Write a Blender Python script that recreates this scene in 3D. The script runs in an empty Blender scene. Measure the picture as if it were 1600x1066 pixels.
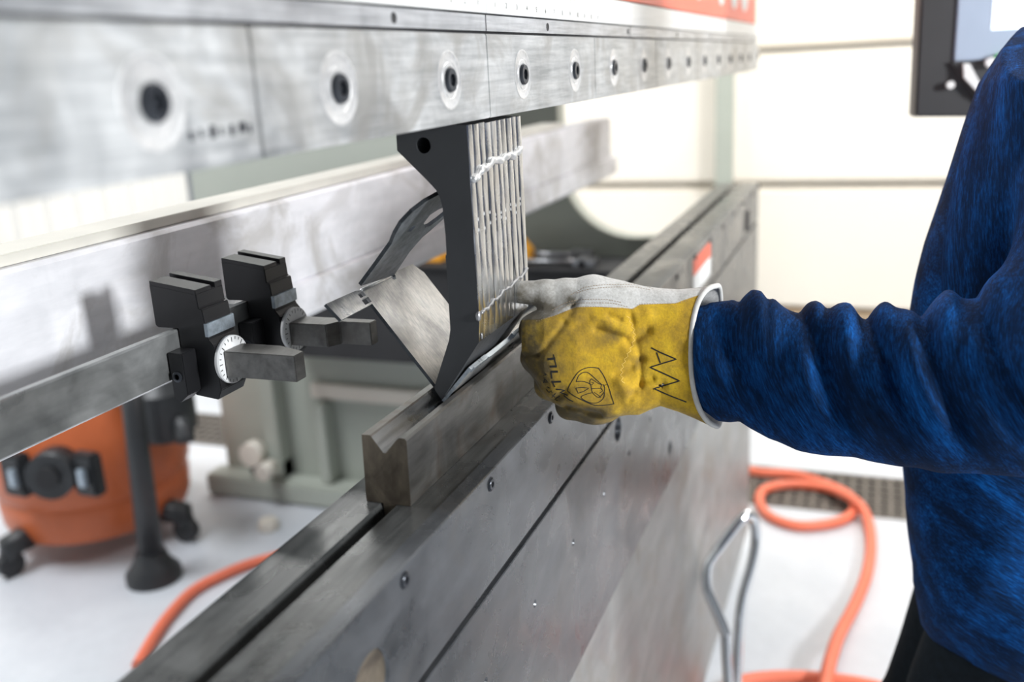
import bpy, bmesh, math, random
import numpy as np
from mathutils import Vector, Matrix
from mathutils.bvhtree import BVHTree
random.seed(7)
SC = bpy.context.scene
COL = SC.collection
FLOOR = -0.25            # built in the machine's own frame, everything is lifted by this at the end

# ------------------------------------------------------------------ camera
FPX = 1490.15
CR = np.array([0.34928233, -0.93565879, -0.05044294])
CD = np.array([-0.27617407, -0.05135514, -0.95973462])
CF = np.array([0.89539362, 0.34914937, -0.27634214])
CC = np.array([-0.76696025, -0.37589604, 1.24682342])
cam_data = bpy.data.cameras.new('camera')
cam = bpy.data.objects.new('camera', cam_data); COL.objects.link(cam)
M = Matrix(((CR[0], -CD[0], -CF[0], CC[0]), (CR[1], -CD[1], -CF[1], CC[1]),
            (CR[2], -CD[2], -CF[2], CC[2] - FLOOR), (0, 0, 0, 1)))
cam.matrix_world = M
cam_data.sensor_width = 36.0
cam_data.lens = FPX * 36.0 / 1600.0
cam_data.clip_start = 0.02
cam_data.dof.use_dof = True
cam_data.dof.focus_distance = 0.93
cam_data.dof.aperture_fstop = 3.1
SC.camera = cam

# ------------------------------------------------------------------ world, lamps, exposure
world = bpy.data.worlds.new('shop_air'); SC.world = world
world.use_nodes = True
bg = world.node_tree.nodes['Background']
bg.inputs[0].default_value = (0.86, 0.93, 1.0, 1)
bg.inputs[1].default_value = 0.30
SC.view_settings.view_transform = 'Standard'
SC.view_settings.look = 'None'
SC.view_settings.gamma = 1.0
SC.view_settings.exposure = 0.0
SC.view_settings.use_curve_mapping = False

def area(name, loc, target, sx, sy, power, color=(1, 1, 1)):
    d = bpy.data.lights.new(name, 'AREA'); d.shape = 'RECTANGLE'
    d.size = sx; d.size_y = sy; d.energy = power; d.color = color
    o = bpy.data.objects.new(name, d); COL.objects.link(o)
    v = Vector(target) - Vector(loc)
    o.rotation_euler = v.to_track_quat('-Z', 'Y').to_euler(); o.location = Vector(loc)
    return o
area('key_light', (-0.30, -2.9, 1.95), (0.0, 0.3, 1.25), 0.45, 0.45, 118, (0.95, 0.98, 1.0))  # unseen key lamp, direction taken from the stops' shadows on the beam
area('door_fill_light', (3.5, -0.9, 3.4), (4.5, -0.3, 0.6), 2.0, 1.0, 98, (1.0, 0.965, 0.91))  # unseen lamp added to make the overhead door bright
area('rear_fill_light', (0.1, 2.2, 3.7), (0.7, 2.2, 0), 1.6, 1.2, 130, (0.94, 0.97, 1.0))  # unseen lamp added to brighten the floor round the vacuum
area('corner_fill_light', (3.6, 2.2, 3.5), (4.3, 2.6, 0.6), 1.4, 1.0, 52, (1.0, 0.99, 0.97))  # unseen lamp added to lift the grey corrugated wall
area('aisle_fill_light', (1.6, -1.6, 3.7), (1.6, -1.4, 0), 1.6, 0.8, 45, (1, 0.99, 0.97))  # unseen lamp added for general light over the aisle

# ------------------------------------------------------------------ helpers
def ray(x, y): return CF + (x - 800) / FPX * CR + (y - 533) / FPX * CD
def dp(x, y, t): return CC + t * ray(x, y)
def pl(ax, val, x, y):
    v = ray(x, y); return CC + v * ((val - CC[ax]) / v[ax])
def ppl(p0, n, x, y):
    v = ray(x, y); return CC + v * (((p0 - CC) @ n) / (v @ n))

def new_mat(name):
    m = bpy.data.materials.new(name); m.use_nodes = True
    nt = m.node_tree; b = nt.nodes['Principled BSDF']
    return m, nt, b
def N(nt, t, **kw):
    n = nt.nodes.new(t)
    for k, v in kw.items():
        if k in n.inputs: n.inputs[k].default_value = v
        else: setattr(n, k, v)
    return n
def ramp(nt, fac, stops):
    r = nt.nodes.new('ShaderNodeValToRGB'); e = r.color_ramp.elements
    while len(e) < len(stops): e.new(0.5)
    for i, (p, c) in enumerate(stops):
        e[i].position = p; e[i].color = (*c, 1)
    nt.links.new(fac, r.inputs[0]); return r.outputs[0]
def texco(nt, scale=(1, 1, 1), rot=(0, 0, 0)):
    c = nt.nodes.new('ShaderNodeTexCoord'); mp = nt.nodes.new('ShaderNodeMapping')
    mp.inputs['Scale'].default_value = scale; mp.inputs['Rotation'].default_value = rot
    nt.links.new(c.outputs['Object'], mp.inputs[0]); return mp.outputs[0]
def noise(nt, vec, scale, detail=4, rough=0.55, dist=0.0):
    n = nt.nodes.new('ShaderNodeTexNoise'); n.inputs['Scale'].default_value = scale
    n.inputs['Detail'].default_value = detail; n.inputs['Roughness'].default_value = rough
    n.inputs['Distortion'].default_value = dist
    nt.links.new(vec, n.inputs['Vector']); return n.outputs['Fac']
def mixc(nt, fac, a, b, mode='MIX'):
    m = nt.nodes.new('ShaderNodeMix'); m.data_type = 'RGBA'; m.blend_type = mode
    if isinstance(fac, (int, float)): m.inputs[0].default_value = fac
    else: nt.links.new(fac, m.inputs[0])
    for i, s in ((6, a), (7, b)):
        if isinstance(s, tuple): m.inputs[i].default_value = (*s, 1)
        else: nt.links.new(s, m.inputs[i])
    return m.outputs[2]
def bump(nt, b, h, strength=0.3, dist=0.001):
    n = nt.nodes.new('ShaderNodeBump'); n.inputs['Strength'].default_value = strength
    n.inputs['Distance'].default_value = dist
    nt.links.new(h, n.inputs['Height']); nt.links.new(n.outputs[0], b.inputs['Normal'])
def mrange(nt, v, a, b_, c, d):
    n = nt.nodes.new('ShaderNodeMapRange')
    for i, x in zip((1, 2, 3, 4), (a, b_, c, d)): n.inputs[i].default_value = x
    nt.links.new(v, n.inputs[0]); return n.outputs[0]

def steel(name, c1, c2, rough=0.4, metal=0.85, streak=(1, 30, 30), scale=3.0, stain=None, bumpy=0.15, r2=None, stain_scale=9):
    """ground or rolled steel: streaks along the grain, blotches, optional rust stain"""
    m, nt, b = new_mat(name)
    v1 = texco(nt, streak); v0 = texco(nt)
    n1 = noise(nt, v1, scale, 5, 0.6); n2 = noise(nt, v0, 14, 5, 0.6, 0.6)
    add = nt.nodes.new('ShaderNodeMath'); add.operation = 'ADD'
    nt.links.new(n1, add.inputs[0]); nt.links.new(n2, add.inputs[1])
    col = ramp(nt, mrange(nt, add.outputs[0], 0.7, 1.3, 0, 1), [(0, c1), (1, c2)])
    if stain:
        n3 = noise(nt, v0, stain_scale, 5, 0.6, 0.8)
        col = mixc(nt, mrange(nt, n3, 0.5, 0.66, 0, 0.75), col, stain)
    nt.links.new(col, b.inputs['Base Color'])
    b.inputs['Metallic'].default_value = metal
    nt.links.new(mrange(nt, n2, 0.3, 0.7, rough - 0.07, (r2 or rough + 0.12)), b.inputs['Roughness'])
    bump(nt, b, n1, bumpy, 0.0006)
    return m
def paint(name, c, rough=0.5, var=0.12, scale=6, metal=0.0, spec=0.5, bumpy=0.0):
    m, nt, b = new_mat(name)
    v = texco(nt); n = noise(nt, v, scale, 4, 0.6)
    lo = tuple(x * (1 - var) for x in c); hi = tuple(min(1, x * (1 + var)) for x in c)
    nt.links.new(ramp(nt, mrange(nt, n, 0.3, 0.7, 0, 1), [(0, lo), (1, hi)]), b.inputs['Base Color'])
    b.inputs['Roughness'].default_value = rough; b.inputs['Metallic'].default_value = metal
    b.inputs['Specular IOR Level'].default_value = spec
    if bumpy: bump(nt, b, noise(nt, v, scale * 40, 3), bumpy, 0.001)
    return m

M_ = {}
M_['clamp'] = steel('clamp_steel', (0.36, 0.375, 0.385), (0.74, 0.745, 0.745), 0.42, 0.75, (3, 20, 45), 4, (0.38, 0.37, 0.35), 0.12, 0.58, 12)
M_['strip'] = steel('strip_steel', (0.30, 0.31, 0.33), (0.72, 0.73, 0.75), 0.38, 0.8, (3, 20, 80), 4, None, 0.12)
M_['ruler'] = steel('ruler_steel', (0.72, 0.72, 0.71), (0.86, 0.86, 0.85), 0.45, 0.4, (2, 30, 60), 4)
M_['dark'] = paint('dark_recess', (0.015, 0.015, 0.017), 0.6, 0.2)
M_['washer'] = steel('washer_steel', (0.52, 0.52, 0.52), (0.84, 0.83, 0.82), 0.38, 0.65, (30, 30, 30), 6, None, 0.3)
M_['boltsteel'] = paint('blackened_bolt', (0.05, 0.055, 0.065), 0.32, 0.3, 40, 0.6)
M_['table'] = steel('table_steel', (0.065, 0.069, 0.069), (0.165, 0.168, 0.166), 0.26, 0.6, (2, 40, 20), 4, (0.06, 0.058, 0.055), 0.15, 0.38)
M_['plate'] = steel('plate_steel', (0.058, 0.063, 0.07), (0.15, 0.158, 0.17), 0.27, 0.6, (2.5, 20, 6), 4, (0.12, 0.12, 0.12), 0.1, 0.4)
M_['plate_low'] = steel('lower_plate_steel', (0.25, 0.255, 0.255), (0.45, 0.45, 0.44), 0.42, 0.6, (2, 20, 6), 3, (0.30, 0.28, 0.25), 0.1)
M_['die'] = steel('die_steel', (0.09, 0.088, 0.082), (0.24, 0.235, 0.225), 0.33, 0.85, (4, 20, 25), 4, (0.115, 0.08, 0.055), 0.15, 0.5, 14)
M_['die_end'] = steel('die_end_steel', (0.10, 0.082, 0.062), (0.28, 0.23, 0.17), 0.42, 0.6, (10, 18, 8), 4, (0.07, 0.055, 0.045), 0.15, 0.6, 22)
M_['die_v'] = steel('die_groove_steel', (0.25, 0.25, 0.25), (0.55, 0.55, 0.54), 0.25, 0.95, (3, 60, 60), 4, None, 0.2)
M_['punch_side'] = paint('black_oxide_punch', (0.062, 0.064, 0.068), 0.42, 0.12, 10, 0.35, 0.5, 0.06)
M_['punch_front'] = steel('punch_front_steel', (0.40, 0.415, 0.43), (0.80, 0.81, 0.82), 0.17, 0.97, (90, 20, 7), 2.0, (0.58, 0.57, 0.56), 0.35, 0.34, 30)
M_['weld'] = steel('weld_metal', (0.50, 0.50, 0.50), (0.85, 0.85, 0.84), 0.36, 0.8, (60, 60, 60), 4, None, 0.5)
M_['weld_dull'] = steel('dull_weld_metal', (0.22, 0.22, 0.23), (0.50, 0.50, 0.50), 0.42, 0.8, (40, 40, 40), 4, None, 0.3)
M_['edge_shaded'] = steel('shaded_cut_edge', (0.03, 0.034, 0.038), (0.09, 0.10, 0.11), 0.35, 0.7, (40, 40, 40), 5)  # edges facing away from the light, their shade put into the colour
M_['sheet'] = steel('sheet_steel', (0.30, 0.31, 0.32), (0.66, 0.64, 0.61), 0.34, 0.85, (60, 12, 12), 8, (0.20, 0.20, 0.205), 0.12, 0.5, 11)
M_['sheet_edge'] = steel('sheet_cut_edge', (0.35, 0.40, 0.45), (0.70, 0.75, 0.80), 0.3, 0.9, (6, 60, 60), 5, None, 0.0)
M_['arm'] = steel('mill_scale_steel', (0.15, 0.165, 0.185), (0.50, 0.53, 0.57), 0.35, 0.85, (20, 20, 20), 5, None, 0.3, 0.5, 9)
M_['black'] = paint('black_anodised', (0.017, 0.017, 0.019), 0.33, 0.2, 20, 0.3, 0.5, 0.05)
M_['tape'] = paint('silver_scale_tape', (0.42, 0.48, 0.54), 0.3, 0.3, 120, 0.6)
M_['dial'] = paint('white_dial', (0.80, 0.80, 0.80), 0.45, 0.06, 60)
M_['finger'] = steel('finger_steel', (0.10, 0.097, 0.094), (0.24, 0.235, 0.225), 0.36, 0.85, (6, 20, 20), 5, (0.15, 0.135, 0.12), 0.2)
M_['rail'] = steel('rail_steel', (0.30, 0.31, 0.31), (0.58, 0.585, 0.58), 0.34, 0.85, (2, 30, 12), 4, (0.27, 0.28, 0.28), 0.15)
M_['beam'] = steel('beam_aluminium', (0.70, 0.70, 0.73), (0.90, 0.89, 0.92), 0.45, 0.2, (2, 10, 12), 4, (0.50, 0.48, 0.46), 0.08)
M_['beam_top'] = paint('beam_top_cream', (0.62, 0.60, 0.54), 0.5)
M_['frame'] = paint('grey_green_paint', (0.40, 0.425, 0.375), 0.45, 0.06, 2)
M_['frame_shaded'] = paint('shaded_frame_paint', (0.105, 0.11, 0.092), 0.45, 0.08, 2)  # darker version of the frame paint, shade put into the colour
M_['cream'] = paint('cream_paint', (0.75, 0.70, 0.62), 0.5, 0.05)
M_['red'] = paint('coral_red_paint', (0.85, 0.115, 0.055), 0.4, 0.05)
M_['white'] = paint('white_paint', (0.85, 0.85, 0.84), 0.5, 0.04)
M_['mat'] = paint('black_rubber_mat', (0.022, 0.022, 0.024), 0.7, 0.2)
M_['yellow'] = paint('yellow_orange_plastic', (0.85, 0.38, 0.03), 0.45, 0.08)
M_['tool'] = paint('tool_steel', (0.30, 0.30, 0.31), 0.3, 0.2, 20, 0.8)
M_['orange'] = paint('orange_plastic', (0.56, 0.135, 0.045), 0.38, 0.10, 5)
M_['vacblack'] = paint('black_plastic', (0.025, 0.027, 0.03), 0.42, 0.15)
M_['hose'] = paint('orange_rubber_hose', (0.86, 0.20, 0.11), 0.5, 0.06)
M_['chrome'] = paint('chrome', (0.72, 0.74, 0.77), 0.08, 0.02, 5, 1.0)
M_['door'] = paint('cream_door_panel', (0.90, 0.84, 0.75), 0.55, 0.03, 1)
M_['wallw'] = paint('white_corrugated_panel', (0.86, 0.85, 0.82), 0.5, 0.03, 1)
M_['ceil'] = paint('ceiling_grey', (0.14, 0.14, 0.14), 0.8, 0.03, 1)
M_['grate'] = steel('grate_steel', (0.14, 0.125, 0.11), (0.26, 0.235, 0.21), 0.5, 0.5, (10, 10, 10), 4)
M_['pit_shade'] = paint('drain_shade', (0.022, 0.018, 0.016), 0.8)
M_['bezel'] = paint('dark_grey_housing', (0.05, 0.05, 0.052), 0.5, 0.1)
M_['face'] = paint('blue_grey_panel', (0.42, 0.50, 0.62), 0.35, 0.04)
M_['ink'] = paint('black_ink', (0.012, 0.011, 0.010), 0.6, 0.1)
M_['thread'] = paint('tan_thread', (0.33, 0.25, 0.17), 0.8, 0.1)
M_['binding'] = paint('white_leather_binding', (0.66, 0.65, 0.62), 0.65, 0.12, 60, 0, 0.3, 0.3)
M_['trouser'] = paint('black_denim', (0.008, 0.013, 0.018), 0.85, 0.3, 90, 0, 0.2, 0.4)
M_['skin'] = paint('skin', (0.55, 0.32, 0.22), 0.5, 0.08, 20)
M_['hair'] = paint('brown_hair', (0.06, 0.035, 0.02), 0.7, 0.3, 60)
M_['boot'] = paint('brown_boot_leather', (0.10, 0.06, 0.035), 0.6, 0.2)
m, nt, b = new_mat('screen_glow')
b.inputs['Base Color'].default_value = (0.8, 0.85, 0.9, 1); b.inputs['Emission Color'].default_value = (0.9, 0.96, 1, 1)
b.inputs['Emission Strength'].default_value = 1.0; M_['screen'] = m
# concrete floor: pale grey sealed
m, nt, b = new_mat('sealed_concrete')
v = texco(nt); n = noise(nt, v, 1.6, 6, 0.6, 0.5); n2 = noise(nt, v, 30, 4)
c = ramp(nt, mrange(nt, n, 0.3, 0.7, 0, 1), [(0, (0.52, 0.55, 0.60)), (1, (0.69, 0.715, 0.755))])
nt.links.new(mixc(nt, mrange(nt, n2, 0.35, 0.65, 0, 0.12), c, (0.45, 0.46, 0.48)), b.inputs['Base Color'])
b.inputs['Roughness'].default_value = 0.38; M_['floor'] = m

def link(name, me, mats, parent=None):
    o = bpy.data.objects.new(name, me); COL.objects.link(o)
    for mt in (mats if isinstance(mats, (list, tuple)) else [mats]): me.materials.append(mt)
    if parent is not None: o.parent = parent
    return o
def fin(name, bm, mats, parent=None, smooth=False, bevel=0, auto=True):
    me = bpy.data.meshes.new(name)
    bmesh.ops.recalc_face_normals(bm, faces=bm.faces)
    if bevel:
        es = [e for e in bm.edges if len(e.link_faces) == 2 and e.calc_face_angle(0) > 0.5]
        bmesh.ops.bevel(bm, geom=es, offset=bevel, segments=2, affect='EDGES', clamp_overlap=True)
    if smooth:
        for f in bm.faces: f.smooth = True
    bm.to_mesh(me); bm.free()
    if smooth: me.set_sharp_from_angle(angle=0.7)
    return link(name, me, mats, parent)
def empty(name, label, cat, group=None):
    o = bpy.data.objects.new(name, None); COL.objects.link(o); o.empty_display_size = 0.05
    return tag(o, label, cat, group)
def tag(o, label, cat, group=None, kind=None):
    if label: o['label'] = label
    if cat: o['category'] = cat
    if group: o['group'] = group
    if kind: o['kind'] = kind
    return o
def bbox(bm, x0, x1, y0, y1, z0, z1, mi=0):
    vs = [bm.verts.new(p) for p in ((x0, y0, z0), (x1, y0, z0), (x1, y1, z0), (x0, y1, z0), (x0, y0, z1), (x1, y0, z1), (x1, y1, z1), (x0, y1, z1))]
    for f in ((0, 3, 2, 1), (4, 5, 6, 7), (0, 1, 5, 4), (1, 2, 6, 5), (2, 3, 7, 6), (3, 0, 4, 7)):
        bm.faces.new([vs[i] for i in f]).material_index = mi
    return vs
def box(name, x0, x1, y0, y1, z0, z1, mt, parent=None, bevel=0):
    bm = bmesh.new(); bbox(bm, x0, x1, y0, y1, z0, z1); return fin(name, bm, mt, parent, bevel=bevel)
def sweep(bm, prof, ax, a, b_, mi=0, miend=None):
    """closed outline prof (2-d in the other two axes) swept along axis ax from a to b_"""
    def P(u, v, w):
        return {0: (w, u, v), 1: (u, w, v), 2: (u, v, w)}[ax]
    A = [bm.verts.new(P(u, v, a)) for u, v in prof]; B = [bm.verts.new(P(u, v, b_)) for u, v in prof]
    n = len(prof)
    for i in range(n):
        j = (i + 1) % n; bm.faces.new((A[i], A[j], B[j], B[i])).material_index = mi
    for ring in (A, B):
        f = bm.faces.new(ring); f.material_index = mi if miend is None else miend
    return A, B
def tube(bm, pts, r, seg=10, caps=True, mi=0):
    pts = [Vector(p) for p in pts]; rings = []
    rr = r if isinstance(r, (list, tuple)) else [r] * len(pts)
    up = None
    for i, p in enumerate(pts):
        t = (pts[min(i + 1, len(pts) - 1)] - pts[max(i - 1, 0)]).normalized()
        if up is None: up = t.orthogonal().normalized()
        up = (up - t * up.dot(t)).normalized(); s = t.cross(up)
        rings.append([bm.verts.new(p + (up * math.cos(2 * math.pi * k / seg) + s * math.sin(2 * math.pi * k / seg)) * rr[i]) for k in range(seg)])
    for a, b_ in zip(rings, rings[1:]):
        for k in range(seg):
            f = bm.faces.new((a[k], a[(k + 1) % seg], b_[(k + 1) % seg], b_[k])); f.smooth = True; f.material_index = mi
    if caps:
        bm.faces.new(rings[0]).material_index = mi; bm.faces.new(rings[-1]).material_index = mi
def spline(P, n=8):
    """Catmull-Rom through the points P"""
    P = [np.array(p, float) for p in P]; Q = [2 * P[0] - P[1]] + P + [2 * P[-1] - P[-2]]; out = []
    for i in range(1, len(Q) - 2):
        for k in range(n):
            t = k / n; a, b_, c, d = Q[i - 1:i + 3]
            out.append(0.5 * (2 * b_ + (c - a) * t + (2 * a - 5 * b_ + 4 * c - d) * t * t + (3 * b_ - a - 3 * c + d) * t ** 3))
    out.append(P[-1]); return out
def cyl(bm, c, axis, r, h, seg=24, r2=None, mi=0):
    """cylinder from c along axis (unit) of height h"""
    a = Vector(axis).normalized(); u = a.orthogonal().normalized(); s = a.cross(u); c = Vector(c)
    r2 = r if r2 is None else r2
    A = [bm.verts.new(c + (u * math.cos(2 * math.pi * k / seg) + s * math.sin(2 * math.pi * k / seg)) * r) for k in range(seg)]
    B = [bm.verts.new(c + a * h + (u * math.cos(2 * math.pi * k / seg) + s * math.sin(2 * math.pi * k / seg)) * r2) for k in range(seg)]
    for k in range(seg):
        f = bm.faces.new((A[k], A[(k + 1) % seg], B[(k + 1) % seg], B[k])); f.material_index = mi; f.smooth = seg > 8
    bm.faces.new(A).material_index = mi; bm.faces.new(B).material_index = mi
def lathe(bm, c, axis, prof, seg=40, mi=0):
    """prof: (radius, height) along axis"""
    a = Vector(axis).normalized(); u = a.orthogonal().normalized(); s = a.cross(u); c = Vector(c); R = []
    for r, h in prof:
        R.append([bm.verts.new(c + a * h + (u * math.cos(2 * math.pi * k / seg) + s * math.sin(2 * math.pi * k / seg)) * max(r, 1e-5)) for k in range(seg)])
    for A, B in zip(R, R[1:]):
        for k in range(seg):
            f = bm.faces.new((A[k], A[(k + 1) % seg], B[(k + 1) % seg], B[k])); f.smooth = True; f.material_index = mi
    if prof[0][0] > 1e-4: bm.faces.new(R[0]).material_index = mi
    if prof[-1][0] > 1e-4: bm.faces.new(R[-1]).material_index = mi
def text_mesh(s, size):
    cu = bpy.data.curves.new('t', 'FONT'); cu.body = s; cu.size = size; cu.extrude = 0.0
    cu.align_x = 'CENTER'; cu.align_y = 'CENTER'
    o = bpy.data.objects.new('t', cu); COL.objects.link(o)
    bpy.context.view_layer.update()
    me = bpy.data.meshes.new_from_object(o.evaluated_get(bpy.context.evaluated_depsgraph_get()))
    bpy.data.objects.remove(o); bpy.data.curves.remove(cu)
    return me

# ------------------------------------------------------------------ the shop
def struct(name, bm_or_args, mt):
    o = fin(name, bm_or_args, mt); o['kind'] = 'structure'; return o
XW = 4.5; YW = 4.0
bm = bmesh.new(); bbox(bm, -4.5, XW, -5.0, YW, FLOOR - 0.1, FLOOR)
fl = struct('floor', bm, M_['floor'])
bm = bmesh.new(); bbox(bm, -4.5, XW, -5.0, YW, 3.85, 3.95); struct('ceiling', bm, M_['ceil'])
bm = bmesh.new(); bbox(bm, XW + 0.12, XW + 0.22, -5.0, YW, FLOOR, 3.85); wb = struct('wall_back', bm, M_['wallw'])
# sectional overhead door in the back wall
door = empty('door_1', None, None); door['kind'] = 'structure'
for z0 in (-0.12, 0.5676 + 0.69 * 0, 1.2576, 1.9476):
    z1 = {-0.12: 0.5676}.get(z0, z0 + 0.69)
    bm = bmesh.new()
    prof = [(XW + 0.05, z0 + 0.012), (XW + 0.02, z0 + 0.03), (XW, z0 + 0.035), (XW, z1 - 0.035), (XW + 0.02, z1 - 0.03), (XW + 0.05, z1 - 0.012), (XW + 0.11, z1 - 0.012), (XW + 0.11, z0 + 0.012)]
    sweep(bm, prof, 1, -3.6, 1.9)
    fin('door_panel', bm, M_['door'], door)
bm = bmesh.new(); bbox(bm, XW - 0.02, XW + 0.11, -3.6, 1.9, FLOOR, -0.115)
M_['tan'] = paint('tan_rubber_seal', (0.48, 0.36, 0.24), 0.7)
fin('bottom_seal', bm, M_['tan'], door)
# corrugated left wall
bm = bmesh.new(); prof = []
x = -4.5
while x < XW:
    prof += [(x, YW), (x + 0.11, YW), (x + 0.13, YW - 0.045), (x + 0.19, YW - 0.045), (x + 0.21, YW)]; x += 0.22
prof = [(min(a, XW + 0.1), b_) for a, b_ in prof]
prof += [(XW + 0.1, YW + 0.06), (-4.5, YW + 0.06)]
A, B = sweep(bm, prof, 2, FLOOR, 3.85); struct('wall_left', bm, M_['wallw'])
# steel post by the overhead door
bm = bmesh.new(); bbox(bm, 4.33, 4.38, 0.33, 0.42, FLOOR, 3.2); bbox(bm, 4.335, 4.45, 0.35, 0.365, FLOOR, 3.2)
tag(fin('steel_post', bm, [M_['frame']], bevel=0.004), 'upright grey steel post standing in front of the cream overhead door', 'post')

# floor drain with bar grate
dr = empty('floor_drain', None, None); dr['kind'] = 'structure'; dr.name = 'trim_1'
bm = bmesh.new(); bbox(bm, 2.34, 2.64, -2.2, 3.6, FLOOR - 0.0, FLOOR + 0.001); fin('drain_shade_sheet', bm, M_['pit_shade'], dr)  # flat sheet at floor level, the pit's shade is in its colour
bm = bmesh.new()
for xx in (2.335, 2.64): bbox(bm, xx - 0.008, xx + 0.008, -2.2, 3.6, FLOOR, FLOOR + 0.006)
fin('drain_frame', bm, M_['grate'], dr)
bm = bmesh.new(); y = -2.2
while y < 3.6:
    bbox(bm, 2.34, 2.64, y - 0.0045, y + 0.0045, FLOOR, FLOOR + 0.005); y += 0.042
for k in range(1, 6):
    xx = 2.34 + 0.05 * k; bbox(bm, xx - 0.007, xx + 0.007, -2.2, 3.6, FLOOR, FLOOR + 0.004)
g = fin('grate', bm, M_['grate'], dr); g['kind'] = 'stuff'

# ------------------------------------------------------------------ press brake: bed
XE = 2.05
bed = empty('press_brake_bed', 'long ground steel bed and slotted table of the press brake, running away to the right', 'machine')
# front rail: -.060...-.007 , rear rail .006....050
bm = bmesh.new()
sweep(bm, [(-0.0555, 0.8926), (-0.0065, 0.8926), (-0.0065, 0.845), (-0.0555, 0.845)], 0, -0.75, XE)
fin('front_rail', bm, M_['table'], bed, bevel=0.0008)
bm = bmesh.new()
sweep(bm, [(0.0065, 0.887), (0.0085, 0.8926), (0.049, 0.8926), (0.051, 0.8906), (0.051, 0.845), (0.0065, 0.845)], 0, -0.75, XE)
fin('rear_rail', bm, M_['table'], bed)
bm = bmesh.new(); bbox(bm, -0.75, XE, -0.045, 0.051, -0.10, 0.8449); fin('bed_core', bm, M_['plate_low'], bed)

def holed_plate(name, x0, x1, z0, z1, y, th, holes, mt, parent, depth=0.03, seg=28, mi=0):
    """plate facing -Y with round recesses: holes = (x, z, r)"""
    bm = bmesh.new(); bbox(bm, x0, x1, y, y + th, z0, z1)
    es = [e for e in bm.edges if abs(e.verts[0].co.y - y) < 1e-6 and abs(e.verts[1].co.y - y) < 1e-6]
    bmesh.ops.bevel(bm, geom=es, offset=0.0009, segments=1, affect='EDGES')
    o = fin(name, bm, mt, parent)
    if holes:
        bm = bmesh.new()
        for hx, hz, r in holes: cyl(bm, (hx, y - 0.01, hz), (0, 1, 0), r, 0.01 + min(depth, th * 0.8), seg)
        me = bpy.data.meshes.new('cut'); bmesh.ops.recalc_face_normals(bm, faces=bm.faces); bm.to_mesh(me); bm.free()
        c = bpy.data.objects.new('cut', me); COL.objects.link(c)
        md = o.modifiers.new('b', 'BOOLEAN'); md.object = c; md.operation = 'DIFFERENCE'; md.solver = 'EXACT'
        bpy.context.view_layer.update()
        me2 = bpy.data.meshes.new_from_object(o.evaluated_get(bpy.context.evaluated_depsgraph_get()))
        o.modifiers.clear(); o.data = me2; bpy.data.objects.remove(c)
    return o
big = [(-0.2655, 0.831, 0.0265)] + [(-0.2655 + 1.05 * k, 0.834, 0.0225) for k in (1,)][:0]
holed_plate('front_plate', -0.75, XE, 0.7880, 0.8935, -0.0605, 0.016, big, M_['plate'], bed, 0.0055, 40)
holes = [(0.425, 0.7594, 0.018), (0.775, 0.59, 0.013)]
holes += [(0.0683 + 0.139 * k, 0.700, 0.0045) for k in range(-5, 6)]
holed_plate('middle_plate', -0.75, XE, 0.529, 0.7800, -0.0605, 0.016, holes, M_['plate'], bed, 0.012, 24)
box('joint_strip', -0.75, XE, -0.0560, -0.0445, 0.7803, 0.7877, M_['dark'], bed)
holed_plate('lower_plate', -0.75, XE, -0.20, 0.5150, -0.050, 0.005, [], M_['plate_low'], bed)
bm = bmesh.new(); cyl(bm, (-0.2655, -0.0552, 0.831), (0, -1, 0), 0.0262, 0.0018, 40); fin('bore_plug', bm, M_['die_end'], bed)
box('lower_joint_strip', -0.75, XE, -0.0500, -0.0452, 0.5155, 0.5285, M_['dark'], bed)
# cap screws in the front plate
proto = None
for k in range(-3, 13):
    x = -0.030 + 0.175 * k
    if proto is None:
        bm = bmesh.new()
        lathe(bm, (0, 0, 0), (0, -1, 0), [(0.0068, -0.002), (0.0070, 0.0004), (0.0062, 0.0006), (0.0058, -0.0002), (0.0056, 0.0012), (0.0050, 0.0017), (0.0028, 0.0017), (0.0027, -0.0005), (0, -0.0005)], 18)
        proto = fin('cap_screw', bm, M_['boltsteel'], bed, smooth=True); o = proto
    else:
        o = proto.copy(); COL.objects.link(o)
    o.location = (x, -0.0607, 0.8815)
# stickers on the front plate far end
st = empty('x', None, None); bpy.data.objects.remove(st)
o = box('red_label', 1.00, 1.20, -0.0612, -0.0606, 0.848, 0.880, M_['red'], bed); o['label'] = 'red upper band of warning label'
o = box('white_label', 1.00, 1.20, -0.0612, -0.0606, 0.810, 0.8479, M_['white'], bed); o['label'] = 'white lower band of warning label'
box('dark_slot_block', 1.77, 1.82, -0.064, -0.0606, 0.80, 0.85, M_['dark'], bed)  # proud block standing in for a slot, slot shade in its colour

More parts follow.
